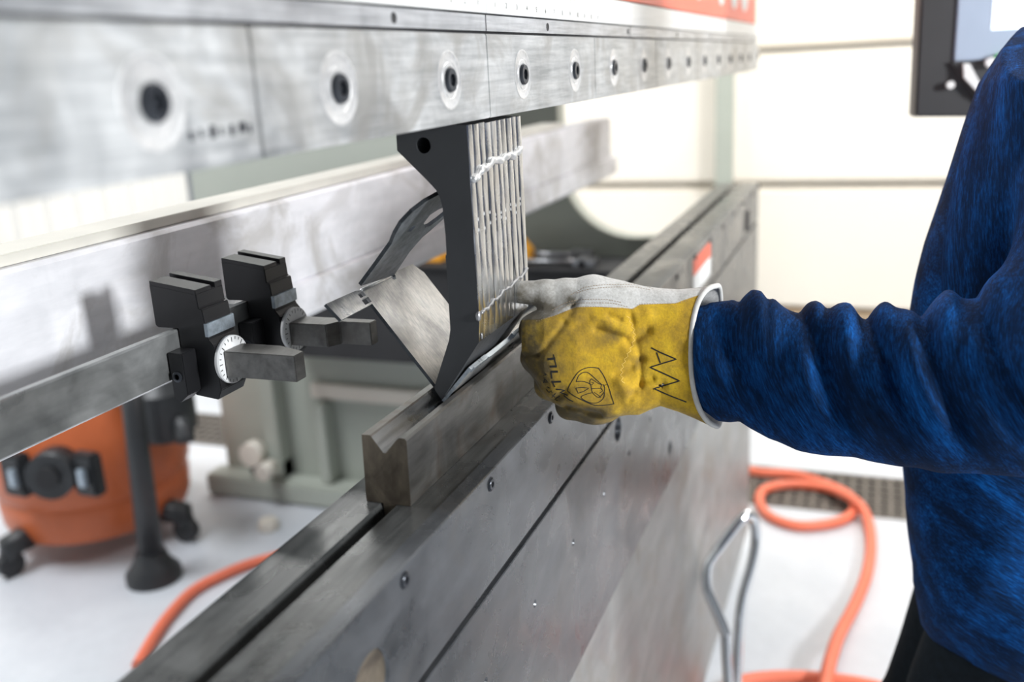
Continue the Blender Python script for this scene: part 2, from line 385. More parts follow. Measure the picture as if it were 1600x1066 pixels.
# ------------------------------------------------------------------ press brake: ram with clamps
ram = empty('press_brake_ram', 'upper ram of the press brake with ruler strip and row of bolted tool clamps', 'machine')
CY = -0.048
bnd = [-0.65, -0.30, 0.05, 0.40, 0.75, 1.10, 1.45, 1.80, XE + 0.03]
bolt_me = ring_me = sock_me = None
for a, b_ in zip(bnd, bnd[1:]):
    bm = bmesh.new(); bbox(bm, a + 0.0006, b_ - 0.0006, CY, CY + 0.020, 1.2035, 1.2755)
    cl = fin('tool_clamp', bm, M_['clamp'], ram, bevel=0.0008)
    for k in range(0, 20):
        x = -0.5595 + 0.175 * k
        if not (a < x < b_ - 0.01): continue
        if ring_me is None:
            bm = bmesh.new()
            lathe(bm, (0, 0, 0), (0, -1, 0), [(0.0235, -0.001), (0.0235, 0.0002), (0.0225, 0.0005), (0.0215, 0.0001), (0.0150, 0.0004), (0.0145, 0.0), (0.0140, 0.0005), (0.0108, 0.0005), (0.0100, -0.004)], 40)
            r_ = fin('washer_ring', bm, M_['washer'], cl, smooth=True); ring_me = r_.data
            bm = bmesh.new()
            lathe(bm, (0, 0, 0), (0, -1, 0), [(0.0096, -0.005), (0.0096, 0.0022), (0.0088, 0.0032), (0.0050, 0.0032)], 30)
            # hexagonal socket
            bmv = [bm.verts.new((0.0050 * math.cos(t * math.pi / 3), -0.0032, 0.0050 * math.sin(t * math.pi / 3))) for t in range(6)]
            bmv2 = [bm.verts.new((0.0050 * math.cos(t * math.pi / 3), -0.0005, 0.0050 * math.sin(t * math.pi / 3))) for t in range(6)]
            for t in range(6): bm.faces.new((bmv[t], bmv[(t + 1) % 6], bmv2[(t + 1) % 6], bmv2[t]))
            bm.faces.new(bmv2)
            # remove the lathe's end cap so that the socket is open
            for f in [f for f in bm.faces if len(f.verts) == 30]: bm.faces.remove(f)
            q_ = fin('socket_bolt', bm, M_['boltsteel'], cl, smooth=True); bolt_me = q_.data
        else:
            r_ = bpy.data.objects.new('washer_ring', ring_me); COL.objects.link(r_); r_.parent = cl
            q_ = bpy.data.objects.new('socket_bolt', bolt_me); COL.objects.link(q_); q_.parent = cl
        z = 1.2388
        r_.location = (x, CY, z); q_.location = (x, CY, z)
# dark joint between clamp row and strip, backing
bm = bmesh.new(); bbox(bm, -0.65, XE, CY + 0.006, 0.045, 1.2036, 1.42); fin('ram_body', bm, M_['dark'], ram)
sb = [-0.65, 0.0535, 0.585, 1.10, 1.62, XE + 0.02]
for a, b_ in zip(sb, sb[1:]):
    hs = [(x_, 1.2845, 0.0038) for x_ in [-0.4705 + 0.348 * k for k in range(8)] if a + 0.005 < x_ < b_ - 0.005]
    box('clamp_strip', a + 0.0002, b_ - 0.0002, CY + 0.001, CY + 0.013, 1.2780, 1.2915, M_['strip'], ram)
    for x_, z_, r_ in hs:
        bm = bmesh.new(); lathe(bm, (x_, CY + 0.001, z_), (0, -1, 0), [(0.0040, -0.001), (0.0040, 0.0003), (0.0034, 0.0004), (0.0030, 0.0001), (0, 0.0001)], 20); fin('screw_or_hole_cap', bm, M_['dark'], ram)  # dark cap in place of a strip hole, hole shade in its colour
    if b_ < XE: box('strip_joint', b_ - 0.0006, b_ + 0.0006, CY + 0.0007, CY + 0.0012, 1.2780, 1.2915, M_['dark'], ram)
rl = empty('ruler', None, None); rl.parent = ram
bpy.data.objects.remove(rl)
rul = []
for a, b_ in ((-0.65, 0.0535), (0.0540, XE + 0.01)):
    bm = bmesh.new(); bbox(bm, a, b_, CY - 0.0005, CY + 0.010, 1.2930, 1.3225)
    rul.append(fin('ruler', bm, M_['ruler'], ram, bevel=0.0004))
bm = bmesh.new()
for k in range(-50, 40):
    x = 0.0540 + 0.00635 * k + 0.0225
    h = 0.0045 if k % 4 == 0 else (0.003 if k % 2 == 0 else 0.002)
    bbox(bm, x - 0.00022, x + 0.00022, CY - 0.00062, CY - 0.0005, 1.3160 - h, 1.3160)
o = fin('tick_marks', bm, M_['ink'], ram)
def put_text(s, size, loc, mt, parent, name):
    me = text_mesh(s, size); me.transform(Matrix.Rotation(math.pi / 2, 4, 'X'))
    o = bpy.data.objects.new(name, me); COL.objects.link(o); me.materials.append(mt); o.parent = parent; o.location = loc
    return o
for k in range(1, 14):
    put_text(str(k), 0.0068, (0.074 + 0.0254 * (k - 1) * 1.12, CY - 0.0007, 1.3010 - 0.0002 * k), M_['ink'], rul[1], 'numeral')
for k in range(1, 12):
    put_text(str(k), 0.0068, (0.034 - 0.0254 * (k - 1) * 1.12, CY - 0.0007, 1.3010), M_['ink'], rul[0], 'numeral')
# red guard above the ruler with white lettering
bm = bmesh.new(); bbox(bm, 0.30, XE, CY + 0.004, CY + 0.03, 1.3235, 1.62); fin('red_panel', bm, M_['red'], ram, bevel=0.002)
for i, (xx, w) in enumerate(((0.86, 0.035), (1.14, 0.06), (1.42, 0.05), (1.62, 0.06), (1.80, 0.07))):
    bm = bmesh.new(); prof = []
    for k in range(25):
        t = math.pi * k / 24; prof.append((xx + w * math.cos(t + math.pi), 1.405 + 0.055 * math.sin(t + math.pi)))
    for k in range(25):
        t = math.pi * (24 - k) / 24; prof.append((xx + w * 0.45 * math.cos(t + math.pi), 1.405 + 0.028 * math.sin(t + math.pi)))
    sweep(bm, prof, 1, CY + 0.0028, CY + 0.0042); fin('lettering', bm, M_['white'], ram)

bm = bmesh.new()
for k, w_ in enumerate((3, 2, 4, 2, 3, 5, 2)): bbox(bm, -0.362 + 0.0085 * k, -0.362 + 0.0085 * k + 0.0012 * w_, CY - 0.0001, CY + 0.001, 1.2185 + 0.001 * (k % 2), 1.2235 + 0.0008 * (k % 3))
o = fin('stamped_marks', bm, M_['boltsteel'], ram); o['kind'] = 'stuff'
# ------------------------------------------------------------------ far side frame with throat
sf = empty('side_frame', 'grey-green C-shaped side frame plate behind the bed with a rounded throat opening', 'machine frame')
YT = 0.52
thr = [(0.056, 0.90), (0.056, 0.745)] + [(0.29 - 0.0 + 0.0, 0.737)] + [(0.29 + 0.225 * math.sin(t), 0.737 + 0.225 * (1 - math.cos(t))) for t in [k * math.pi / 2 / 12 for k in range(1, 13)]] + [(YT, 1.24), (0.056, 1.24)]
prof = [(0.056, 0.745)] + thr[2:-1] + [(0.056, 1.24), (0.056, 2.1), (1.86, 2.1), (1.90, FLOOR), (0.056, FLOOR)]
bm = bmesh.new(); sweep(bm, prof, 0, 2.0, 2.06); bm.normal_update(); bmesh.ops.triangulate(bm, faces=[f for f in bm.faces if len(f.verts) > 4], ngon_method='EAR_CLIP')
fin('frame_plate', bm, M_['frame'], sf)
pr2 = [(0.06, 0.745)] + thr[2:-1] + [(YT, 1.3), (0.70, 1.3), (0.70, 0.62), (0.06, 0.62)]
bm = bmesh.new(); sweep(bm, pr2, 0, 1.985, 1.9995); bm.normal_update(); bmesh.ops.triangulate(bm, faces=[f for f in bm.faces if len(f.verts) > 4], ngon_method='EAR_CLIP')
o = fin('throat_shade_plate', bm, M_['frame_shaded'], sf); o['label'] = 'added plate around the throat, frame shade put into its dark colour'  # plate added to carry the frame's shade at the throat in its colour
o = box('ledge', 1.97, 2.0, 0.2, 1.47, 0.148, 0.203, M_['cream'], sf, 0.004); o['label'] = 'cream horizontal ledge'
box('foot_rail', 1.90, 2.0, 0.2, 1.93, -0.245, -0.165, M_['frame'], sf, 0.008)
bm = bmesh.new(); bbox(bm, 1.93, 2.0, 1.60, 1.66, -0.16, 0.34); bbox(bm, 1.93, 2.0, 1.40, 1.44, -0.16, 0.14); fin('stiffener', bm, M_['frame'], sf, bevel=0.004)
bm = bmesh.new(); cyl(bm, (1.93, 1.70, -0.06), (-1, 0, 0), 0.045, 0.05, 20); cyl(bm, (1.90, 1.62, -0.10), (-1, 0, 0), 0.03, 0.07, 16); fin('levelling_knob', bm, M_['cream'], sf)
bm = bmesh.new(); bbox(bm, 1.94, 2.0, 1.60, 1.75, -0.16, -0.10); fin('knob_bracket', bm, M_['dark'], sf)

# black tool shelf behind the bed
sh = empty('tool_shelf', 'black rubber-topped tool shelf behind the bed, below the throat', 'shelf')
box('shelf_box', 1.80, 1.98, 0.10, 1.52, 0.36, 0.672, M_['mat'], sh, 0.004)
box('mat', 1.78, 1.984, 0.09, 1.53, 0.6725, 0.680, M_['mat'], sh, 0.002)
# tools on the shelf
def tool_wrench(label, y0, y1, x, z):
    t = empty('wrench', label, 'tool')
    bm = bmesh.new(); tube(bm, [(x, y0, z), (x, (y0 + y1) / 2, z), (x, y1, z)], [0.010, 0.008, 0.009], 10); fin('handle', bm, M_['tool'], t)
    bm = bmesh.new()
    for s in (-1, 1): bbox(bm, x - 0.010 + s * 0.017, x + 0.010 + s * 0.017, y0 - 0.055, y0 - 0.002, z - 0.009, z + 0.012)
    bbox(bm, x - 0.027, x + 0.027, y0 - 0.03, y0 + 0.012, z - 0.010, z + 0.014)
    fin('jaw', bm, M_['tool'], t, bevel=0.003)
    return t
tool_wrench('dark steel wrench lying on the black tool shelf, nearer of two', 0.42, 0.62, 1.84, 0.692)
tool_wrench('dark steel wrench on the black tool shelf, further of two by the yellow holder', 0.46, 0.64, 1.935, 0.694)
bm = bmesh.new(); sweep(bm, [(0.575, 0.681), (0.64, 0.681), (0.64, 0.745), (0.605, 0.755), (0.575, 0.72)], 0, 1.86, 1.90)
tag(fin('tool_holder', bm, M_['yellow'], bevel=0.003), 'small yellow-orange plastic block on the black shelf right of the punch', 'tool holder')
bm = bmesh.new(); sweep(bm, [(0.86, 0.681), (0.99, 0.681), (0.99, 0.70), (0.92, 0.712), (0.86, 0.706)], 0, 1.84, 1.90)
tag(fin('tool_grip', bm, M_['yellow'], bevel=0.003), 'low yellow-orange grip on the black shelf left of the punch', 'tool')

# ------------------------------------------------------------------ backgauge beam and rail
bb = empty('backgauge_beam', 'wide pale aluminium backgauge beam running behind the tooling', 'beam')
bm = bmesh.new(); sweep(bm, [(0.36, 0.9795), (0.36, 1.088), (0.365, 1.092), (0.40, 1.0925), (0.40, 0.9795)], 0, -0.75, 2.0)
fin('upper_extrusion', bm, M_['beam'], bb)
bm = bmesh.new(); sweep(bm, [(0.356, 0.930), (0.356, 0.974), (0.364, 0.9785), (0.41, 0.9785), (0.41, 0.922), (0.364, 0.922)], 0, -0.75, 2.05)
fin('lower_extrusion', bm, M_['beam'], bb)
box('top_strip', -0.75, 1.60, 0.375, 0.435, 1.0927, 1.104, M_['beam_top'], bb, 0.001)
box('side_bracket', 1.92, 1.985, 0.38, 0.52, 0.93, 1.05, M_['frame'], bb, 0.004)
gr = empty('backgauge_rail', 'square grey steel rail carrying the two black backgauge stops', 'rail')
bm = bmesh.new(); sweep(bm, [(0.24, 0.9775), (0.24, 1.0205), (0.2408, 1.0225), (0.2475, 1.0225), (0.2475, 0.9775)], 0, -0.75, 0.115)
fin('rail_bar', bm, M_['rail'], gr)
bm = bmesh.new()
bbox(bm, 0.075, 0.105, 0.2475, 0.3595, 0.985, 1.012)
fin('rail_bracket', bm, M_['rail'], gr)

# backgauge stops
def gauge_stop(x0, label, kind):
    t = empty('backgauge_stop', label, 'gauge stop', None)
    xa, xb = x0, x0 + 0.0405
    # profile (y,z): slot for the rail is open at the back below
    prof = [(0.2655, 1.0655), (0.2127, 1.0580), (0.2120, 1.0440), (0.2085, 1.0430), (0.2060, 1.0140), (0.2010, 1.0080), (0.1990, 0.9640), (0.2040, 0.9540), (0.2300, 0.9570), (0.2310, 0.9630), (0.2390, 0.9630), (0.2390, 1.0235), (0.2635, 1.0235), (0.2655, 1.0260)]
    bm = bmesh.new(); sweep(bm, prof, 0, xa, xb); fin('body', bm, M_['black'], t, bevel=0.0007)
    # top cap pieces around the T slot: two ridges
    bm = bmesh.new()
    sl = (1.0695 - 1.0620) / (0.2655 - 0.2127)
    def ridge(a, b_, y0, y1, h):
        vs = []
        for yy in (y0, y1):
            zb = 1.0580 + sl * (yy - 0.2127) - 0.001
            for x, z in ((a, zb), (b_, zb), (b_, zb + h), (a, zb + h)): vs.append(bm.verts.new((x, yy, z)))
        for f in ((0, 1, 2, 3), (7, 6, 5, 4), (0, 4, 5, 1), (1, 5, 6, 2), (2, 6, 7, 3), (3, 7, 4, 0)): bm.faces.new([vs[i] for i in f])
    ridge(xa + 0.0002, xa + 0.0235, 0.2130, 0.2652, 0.0045)
    ridge(xa + 0.0290, xb - 0.0002, 0.2130, 0.2652, 0.0060)
    fin('slotted_cap', bm, M_['black'], t, bevel=0.0004)
    # scale tape on the front
    bm = bmesh.new(); y0, y1 = 0.2072, 0.2060
    bbox(bm, xa - 0.0005, xb + 0.0005, 0.2045, 0.2085, 1.0165, 1.0295); fin('scale_tape', bm, M_['tape'], t, bevel=0.0004)
    # dial
    cx, cz = xa + 0.0200, 0.9895
    bm = bmesh.new(); cyl(bm, (cx, 0.200, cz), (0, -1, 0), 0.0235, 0.005, 40)
    dl = fin('dial', bm, M_['dial'], t, bevel=0.0004)
    bm = bmesh.new()
    for k in range(24):
        a = 2 * math.pi * k / 24; r0 = 0.0195 if k % 3 else 0.0175
        c, s = math.cos(a), math.sin(a)
        vs = [bm.verts.new((cx + c * r + s * w, 0.1947, cz + s * r - c * w)) for r, w in ((r0, -0.0004), (r0, 0.0004), (0.0222, 0.0004), (0.0222, -0.0004))]
        bm.faces.new(vs)
    fin('dial_marks', bm, M_['ink'], dl)
    # finger
    bm = bmesh.new()
    if kind == 0:
        sweep(bm, [(cx - 0.0145, 0.1945), (cx + 0.0145, 0.1945), (cx + 0.0145, 0.150), (cx + 0.002, 0.1165), (cx - 0.0145, 0.1165)][::-1], 2, 0.9760, 1.0015)
    else:
        sweep(bm, [(cx - 0.0145, 0.1945), (cx + 0.0145, 0.1945), (cx + 0.0145, 0.150), (cx + 0.0145, 0.106), (cx + 0.0005, 0.106), (cx + 0.0005, 0.142), (cx - 0.0145, 0.150)][::-1], 2, 0.9755, 1.0)
    fin('finger', bm, M_['finger'], t, bevel=0.0008)
    # side clamp block with set screw
    bm = bmesh.new(); sweep(bm, [(0.222, 1.0050), (0.2385, 1.0050), (0.2385, 0.9600), (0.232, 0.9560), (0.222, 0.9640)], 0, xa - 0.020, xa)
    fin('side_clamp', bm, M_['black'], t, bevel=0.0007)
    bm = bmesh.new(); lathe(bm, (xa - 0.020, 0.2305, 0.982), (-1, 0, 0), [(0.0052, -0.001), (0.0052, 0.0012), (0.0045, 0.0016), (0.0028, 0.0016), (0.0026, 0), (0, 0)], 20)
    fin('screw_or_hole_cap', bm, M_['boltsteel'], t, smooth=True)
    return t
gauge_stop(-0.0620, 'black backgauge stop nearest the camera, with plain square steel finger', 0)
gauge_stop(0.0480, 'second black backgauge stop, with stepped steel finger, nearer the punch', 1)

# ------------------------------------------------------------------ die
die = empty('v_die', 'brown-toned steel V die standing on the slotted table below the punch', 'die')
bm = bmesh.new()
prof = [(0.0205, 0.9545), (0.0125, 0.9548), (0.0112, 0.9535), (0.0012, 0.9398), (-0.0012, 0.9398), (-0.0125, 0.9528), (-0.0150, 0.9548), (-0.0200, 0.9545), (-0.0217, 0.9525), (-0.0205, 0.8930), (-0.0063, 0.8930), (-0.0063, 0.872), (0.0058, 0.872), (0.0058, 0.8930), (0.0218, 0.8930), (0.0222, 0.8975)]
A, B = sweep(bm, prof, 0, -0.1115, 0.40, 0, 1)
bm.faces.ensure_lookup_table()
for f in bm.faces:
    if f.material_index == 0:
        c = f.calc_center_median()
        if abs(c.y) < 0.0118 and c.z > 0.93: f.material_index = 2
fin('die_block', bm, [M_['die'], M_['die_end'], M_['die_v']], die, bevel=0)

# ------------------------------------------------------------------ punch: stack of welded laminations
pn = empty('gooseneck_punch', 'tall gooseneck bending punch of stacked welded steel plates below the clamps', 'punch')
out = [(0.0221, 1.2030), (0.0226, 1.1804), (-0.004, 1.1545), (-0.0125, 1.1455), (-0.0158, 1.139), (-0.0176, 1.1296), (-0.0186, 1.1049), (-0.0182, 1.088), (-0.0172, 1.0865), (-0.0173, 1.0697), (-0.0167, 1.0179), (-0.0145, 1.0072), (0.0042, 0.9601), (0.0032, 0.9570), (-0.0024, 0.9487), (-0.0040, 0.9500), (-0.0448, 1.0075), (-0.0465, 1.0245), (-0.0468, 1.040), (-0.0465, 1.2030)]
W = 0.1335; edges = [0, 0.0115, 0.026, 0.040, 0.0535, 0.068, 0.0795, 0.094, 0.108, 0.121, W]
hc = (-0.0035, 1.1844); hr = 0.0070
# hole in the first plate needs a boolean
back = out[:-5]
for i, (a, b_) in enumerate(zip(edges, edges[1:])):
    rp = random.Random(40 + i); dy = rp.uniform(-0.0004, 0.0004) if i else 0; dz = rp.uniform(0, .0012) if i else 0
    w = b_ - a; ts = [0, 0.04, 0.16, 0.34, 0.5, 0.66, 0.84, 0.96, 1]
    fz = [0.9500, 0.9700, 0.9885, 1.0075, 1.0160, 1.0245] + [1.0325 + 0.0075 * k for k in range(22)] + [1.2005 - dz]
    def fy(z): return float(np.interp(z, [0.95, 1.0075, 1.0245, 1.040, 1.203], [-0.0040, -0.0448, -0.0465, -0.0468, -0.0465]))
    ph = rp.uniform(0, 6); bm = bmesh.new(); rings = []
    for t in ts:
        x = a + 0.00004 + (w - 0.00008) * t; bul = 0.0007 * (1 - abs(2 * t - 1) ** 3) if i else 0.0005 * (1 - abs(2 * t - 1) ** 6)
        r_ = [bm.verts.new((x, y, z)) for y, z in back]
        for z in fz:
            k_ = 1 if z > 1.01 else 0
            y = fy(z) + dy * k_ - k_ * (bul + 0.00022 * math.sin(z * 310 + ph + 2.2 * t) * (1 - abs(2 * t - 1)) + 0.00015 * math.sin(z * 120 + ph * 2 + 5 * t)) + 0.0008 * k_
            r_.append(bm.verts.new((x, y, z)))
        rings.append(r_)
    n = len(rings[0]); nb = len(back)
    for A, B in zip(rings, rings[1:]):
        for k in range(n):
            k2 = (k + 1) % n; f = bm.faces.new((A[k], A[k2], B[k2], B[k]))
            if k >= nb + 3 and k2 > k: f.material_index = 1; f.smooth = True
    bm.normal_update(); caps2 = [bm.faces.new(rings[0]), bm.faces.new(rings[-1])]; bm.normal_update()
    bmesh.ops.triangulate(bm, faces=caps2, ngon_method='EAR_CLIP')
    pt = fin('punch_plate', bm, [M_['punch_side'], M_['punch_front']], pn); pt.data.set_sharp_from_angle(angle=0.9)
    if i < 2:
        bmc = bmesh.new(); cyl(bmc, (a - 0.005, hc[0], hc[1]), (1, 0, 0), hr, 0.05, 28)
        me = bpy.data.meshes.new('cut'); bmesh.ops.recalc_face_normals(bmc, faces=bmc.faces); bmc.to_mesh(me); bmc.free()
        c = bpy.data.objects.new('cut', me); COL.objects.link(c)
        md = pt.modifiers.new('b', 'BOOLEAN'); md.object = c; md.operation = 'DIFFERENCE'
        bpy.context.view_layer.update()
        me2 = bpy.data.meshes.new_from_object(pt.evaluated_get(bpy.context.evaluated_depsgraph_get()))
        for p_ in me2.polygons:
            if abs(p_.normal.x) > 0.9: p_.use_smooth = False
        me2.set_sharp_from_angle(angle=0.6)
        pt.modifiers.clear(); pt.data = me2; bpy.data.objects.remove(c)
def weld_bead(name, pts, r, wob, mt, parent, seed=1):
    rnd = random.Random(seed); P = spline(pts, 14); rs = []
    Q = []
    for i, p in enumerate(P):
        ph = i * 0.9
        Q.append(p + np.array([0, rnd.uniform(-.3, .3) * wob, (math.sin(ph * 0.55) + 0.6 * math.sin(ph * 1.3 + 1)) * wob])); rs.append(r * (1 + 0.20 * math.sin(ph * 1.1) + rnd.uniform(-.05, .05)))
    rs[0] *= 0.5; rs[-1] *= 0.6
    bm = bmesh.new(); tube(bm, Q, rs, 10); return fin(name, bm, mt, parent)
weld_bead('weld_bead', [(0.004, -0.0470, 1.152), (0.02, -0.0478, 1.159), (0.05, -0.0478, 1.1640), (0.09, -0.0478, 1.165), (0.131, -0.0476, 1.1675)], 0.0030, 0.0013, M_['weld'], pn, 3)
weld_bead('weld_bead', [(0.004, -0.0468, 1.0325), (0.03, -0.0472, 1.0365), (0.06, -0.0472, 1.040), (0.10, -0.0472, 1.043), (0.132, -0.0473, 1.0475)], 0.0013, 0.0010, M_['weld_dull'], pn, 5)
bm = bmesh.new()
for i in range(9):
    x = edges[i + 1]
    for z, n in ((1.118, 1), (1.110, 1)):
        zz = z + random.uniform(-.003, .006)
        bmesh.ops.create_icosphere(bm, subdivisions=1, radius=0.0011, matrix=Matrix.Translation((x, -0.0462, zz)) @ Matrix.Diagonal((1, .6, 1.8, 1)))
fin('tack_weld', bm, M_['weld'], pn)
bm = bmesh.new(); bmesh.ops.create_icosphere(bm, subdivisions=2, radius=0.0042, matrix=Matrix.Translation((0.0012, -0.0452, 1.0315)) @ Matrix.Diagonal((.9, .6, 1.2, 1)))
bmesh.ops.create_icosphere(bm, subdivisions=2, radius=0.0016, matrix=Matrix.Translation((0.004, -0.0462, 1.012)) @ Matrix.Diagonal((1, .5, 2, 1)))
fin('weld_spot', bm, M_['weld_dull'], pn, smooth=True)

# ------------------------------------------------------------------ workpiece (bent sheet)
wp = empty('bent_sheet_bracket', 'bent steel sheet bracket held in the V die behind and under the punch', 'sheet metal part')
c0 = np.array([0, 0.0, 0.9450]); SL = 1.2812; e1 = np.array([0, 1, SL]); e1 /= np.linalg.norm(e1); n1 = np.cross([1, 0, 0], e1)
def slab(name, outline, org, ex, es, nn, th, mats, parent, holes=()):
    """plate from an outline (x,s) in the plane org+x*ex+s*es, thickness th along -nn"""
    bm = bmesh.new(); T = [bm.verts.new(org + x * ex + s * es) for x, s in outline]
    B = [bm.verts.new(org + x * ex + s * es - nn * th) for x, s in outline]
    bm.faces.new(T); bm.faces.new(B[::-1]); n = len(outline)
    for i in range(n): bm.faces.new((T[i], B[i], B[(i + 1) % n], T[(i + 1) % n])).material_index = 1
    o = fin(name, bm, mats, parent)
    if holes:
        bmc = bmesh.new()
        for h in holes:
            a = [bmc.verts.new(org + x * ex + s * es + nn * 0.01) for x, s in h]; b2 = [bmc.verts.new(org + x * ex + s * es - nn * (th + .01)) for x, s in h]
            bmc.faces.new(a); bmc.faces.new(b2[::-1])
            for i in range(len(h)): bmc.faces.new((a[i], b2[i], b2[(i + 1) % len(h)], a[(i + 1) % len(h)]))
        me = bpy.data.meshes.new('cut'); bmesh.ops.recalc_face_normals(bmc, faces=bmc.faces); bmc.to_mesh(me); bmc.free()
        c = bpy.data.objects.new('cut', me); COL.objects.link(c)
        md = o.modifiers.new('b', 'BOOLEAN'); md.object = c; md.operation = 'DIFFERENCE'
        bpy.context.view_layer.update()
        me2 = bpy.data.meshes.new_from_object(o.evaluated_get(bpy.context.evaluated_depsgraph_get()))
        o.modifiers.clear(); o.data = me2; bpy.data.objects.remove(c)
    return o
EX = np.array([1.0, 0, 0])
notch = [(0.0795 + 0.0045 * math.cos(t), 0.1300 + 0.0045 * math.sin(t)) for t in [math.pi * (0.75 + k * 0.25) for k in range(0, 6)]]
flo = [(0.0145, 0.001), (0.0145, 0.1145), (-0.0440, 0.1138), (-0.0475, 0.1335), (0.0050, 0.1330), (0.0150, 0.1305), (0.0740, 0.1305)] + [(0.0765, 0.1265), (0.081, 0.1265), (0.084, 0.130), (0.0835, 0.1335)] + [(0.1280, 0.1335), (0.1370, 0.1200), (0.1370, 0.001)]
slab('rear_flange', flo, c0, EX, e1, n1, 0.0034, [M_['sheet'], M_['edge_shaded']], wp,
     holes=[[(0.0045, 0.1245), (0.0150, 0.1245), (0.0150, 0.1298), (0.0045, 0.1298)], [(0.0035, 0.1165), (0.0165, 0.1165), (0.0165, 0.1225), (0.0035, 0.1225)]])
# folded arm
pA = c0 + e1 * 0.1310; e2 = np.array([0, -0.041, 0.0425]); e2 /= np.linalg.norm(e2); n2 = np.cross([1, 0, 0], e2)
def inarm(L):
    r_ = []
    for x, y in L:
        w = ppl(pA, n2, x, y) - pA; r_.append((w[0], w @ e2))
    return r_
aout = inarm([(564, 447), (590, 412), (612, 381), (618, 366), (628, 349), (645, 331), (666, 315), (688, 303), (712, 298), (714, 322), (690, 345), (672, 361), (660, 371), (640, 394), (616, 430)])
al = inarm([(662, 349), (672, 336), (686, 327), (697, 323), (697, 334), (686, 343), (672, 353), (664, 356)])
al2 = inarm([(636, 362), (645, 353), (650, 353), (642, 362)])
slab('folded_arm', aout, pA, EX, e2, n2, 0.0036, [M_['arm'], M_['edge_shaded']], wp, holes=[al, al2])
bm = bmesh.new(); tube(bm, [pA + EX * x - n1 * 0.0001 for x in (0.013, 0.014, 0.04, 0.073, 0.074)], [0.0005, 0.0017, 0.0018, 0.0017, 0.0005], 12); fin('fold_line', bm, M_['washer'], wp)
# front flange: rises towards the operator
e3 = np.array([0, -1, 1.20]); e3 /= np.linalg.norm(e3); n3 = np.cross(e3, [1, 0, 0])
ff = [(0.004, 0.001), (0.006, 0.020), (0.0105, 0.0435), (0.048, 0.0455), (0.0485, 0.0425), (0.118, 0.0430), (0.1185, 0.0480), (0.245, 0.0500), (0.260, 0.040), (0.260, 0.001)]
slab('front_flange', ff, c0 + np.array([0, 0, 0.0005]), EX, e3, n3, 0.0034, [M_['sheet'], M_['sheet_edge']], wp)
# raised tabs on the front flange's top edge
for a, b_, s0, s1 in ((0.012, 0.047, 0.040, 0.0462), (0.051, 0.117, 0.0395, 0.0440), (0.1195, 0.235, 0.043, 0.0510)):
    slab('edge_tab', [(a, s0), (b_, s0), (b_ - .001, s1), (a + .001, s1)], c0 + np.array([0, 0, 0.0005]) - n3 * 0.0034, EX, e3, n3, 0.0013, [M_['sheet_edge'], M_['sheet_edge']], wp)

# ------------------------------------------------------------------ implicit surfaces (surface nets)
def surf_nets(F, org, step):
    """F: 3-d array of signed distances, returns verts (grid space scaled) and quads"""
    s = F < 0; nx, ny, nz = F.shape
    c = np.zeros((nx - 1, ny - 1, nz - 1), np.int8)
    for i in (0, 1):
        for j in (0, 1):
            for k in (0, 1): c += s[i:nx - 1 + i, j:ny - 1 + j, k:nz - 1 + k]
    act = (c > 0) & (c < 8); idx = -np.ones(act.shape, np.int64); I = np.argwhere(act); idx[act] = np.arange(len(I))
    acc = np.zeros((len(I), 3)); cnt = np.zeros(len(I))
    cor = [(i, j, k) for i in (0, 1) for j in (0, 1) for k in (0, 1)]
    for a in cor:
        for d in range(3):
            if a[d]: continue
            b_ = list(a); b_[d] = 1
            fa = F[I[:, 0] + a[0], I[:, 1] + a[1], I[:, 2] + a[2]]; fb = F[I[:, 0] + b_[0], I[:, 1] + b_[1], I[:, 2] + b_[2]]
            m_ = (fa < 0) != (fb < 0); t = np.where(m_, fa / np.where(m_, fa - fb, 1), 0)
            p = np.array(a, float)[None].repeat(len(I), 0); p[:, d] += t
            acc[m_] += p[m_]; cnt[m_] += 1
    V = (I + acc / cnt[:, None]) * np.array(step) + np.array(org)
    Q = []
    for d in range(3):
        u, v = (d + 1) % 3, (d + 2) % 3
        sl0 = [slice(1, -1)] * 3; sl0[d] = slice(0, -1); sl1 = list(sl0); sl1[d] = slice(1, None)
        a = s[tuple(sl0)]; b_ = s[tuple(sl1)]; E_ = np.argwhere(a != b_); A_ = a[tuple(E_.T)]
        E_ = E_ + np.array([1 if x != d else 0 for x in range(3)])
        def cell(du, dv):
            q = E_.copy(); q[:, u] -= du; q[:, v] -= dv; return idx[q[:, 0], q[:, 1], q[:, 2]]
        q = np.stack([cell(1, 1), cell(0, 1), cell(0, 0), cell(1, 0)], 1)
        q[~A_] = q[~A_][:, ::-1]; Q.append(q)
    return V, np.concatenate(Q)
def smin(a, b_, k):
    h = np.clip(0.5 + 0.5 * (b_ - a) / k, 0, 1); return b_ + (a - b_) * h - k * h * (1 - h)
def cap(P, a, b_, ra, rb):
    a = np.array(a, float); b_ = np.array(b_, float); d = b_ - a; L = d @ d
    t = ((P[0] - a[0]) * d[0] + (P[1] - a[1]) * d[1] + (P[2] - a[2]) * d[2]) / L; t = np.clip(t, 0, 1)
    q = (P[0] - a[0] - t * d[0]) ** 2 + (P[1] - a[1] - t * d[1]) ** 2 + (P[2] - a[2] - t * d[2]) ** 2
    return np.sqrt(q) - (ra + (rb - ra) * t)
def interp(x, pts):
    xs = [p[0] for p in pts]; ys = [p[1] for p in pts]; return np.interp(x, xs, ys)
def sinn(P, f, seed, n=6):
    r_ = np.random.RandomState(seed); o = 0
    for _ in range(n):
        d = r_.normal(size=3); d /= np.linalg.norm(d); fr = f * r_.uniform(.7, 1.5); o = o + np.sin((P[0] * d[0] + P[1] * d[1] + P[2] * d[2]) * fr + r_.uniform(0, 6.3))
    return o / n
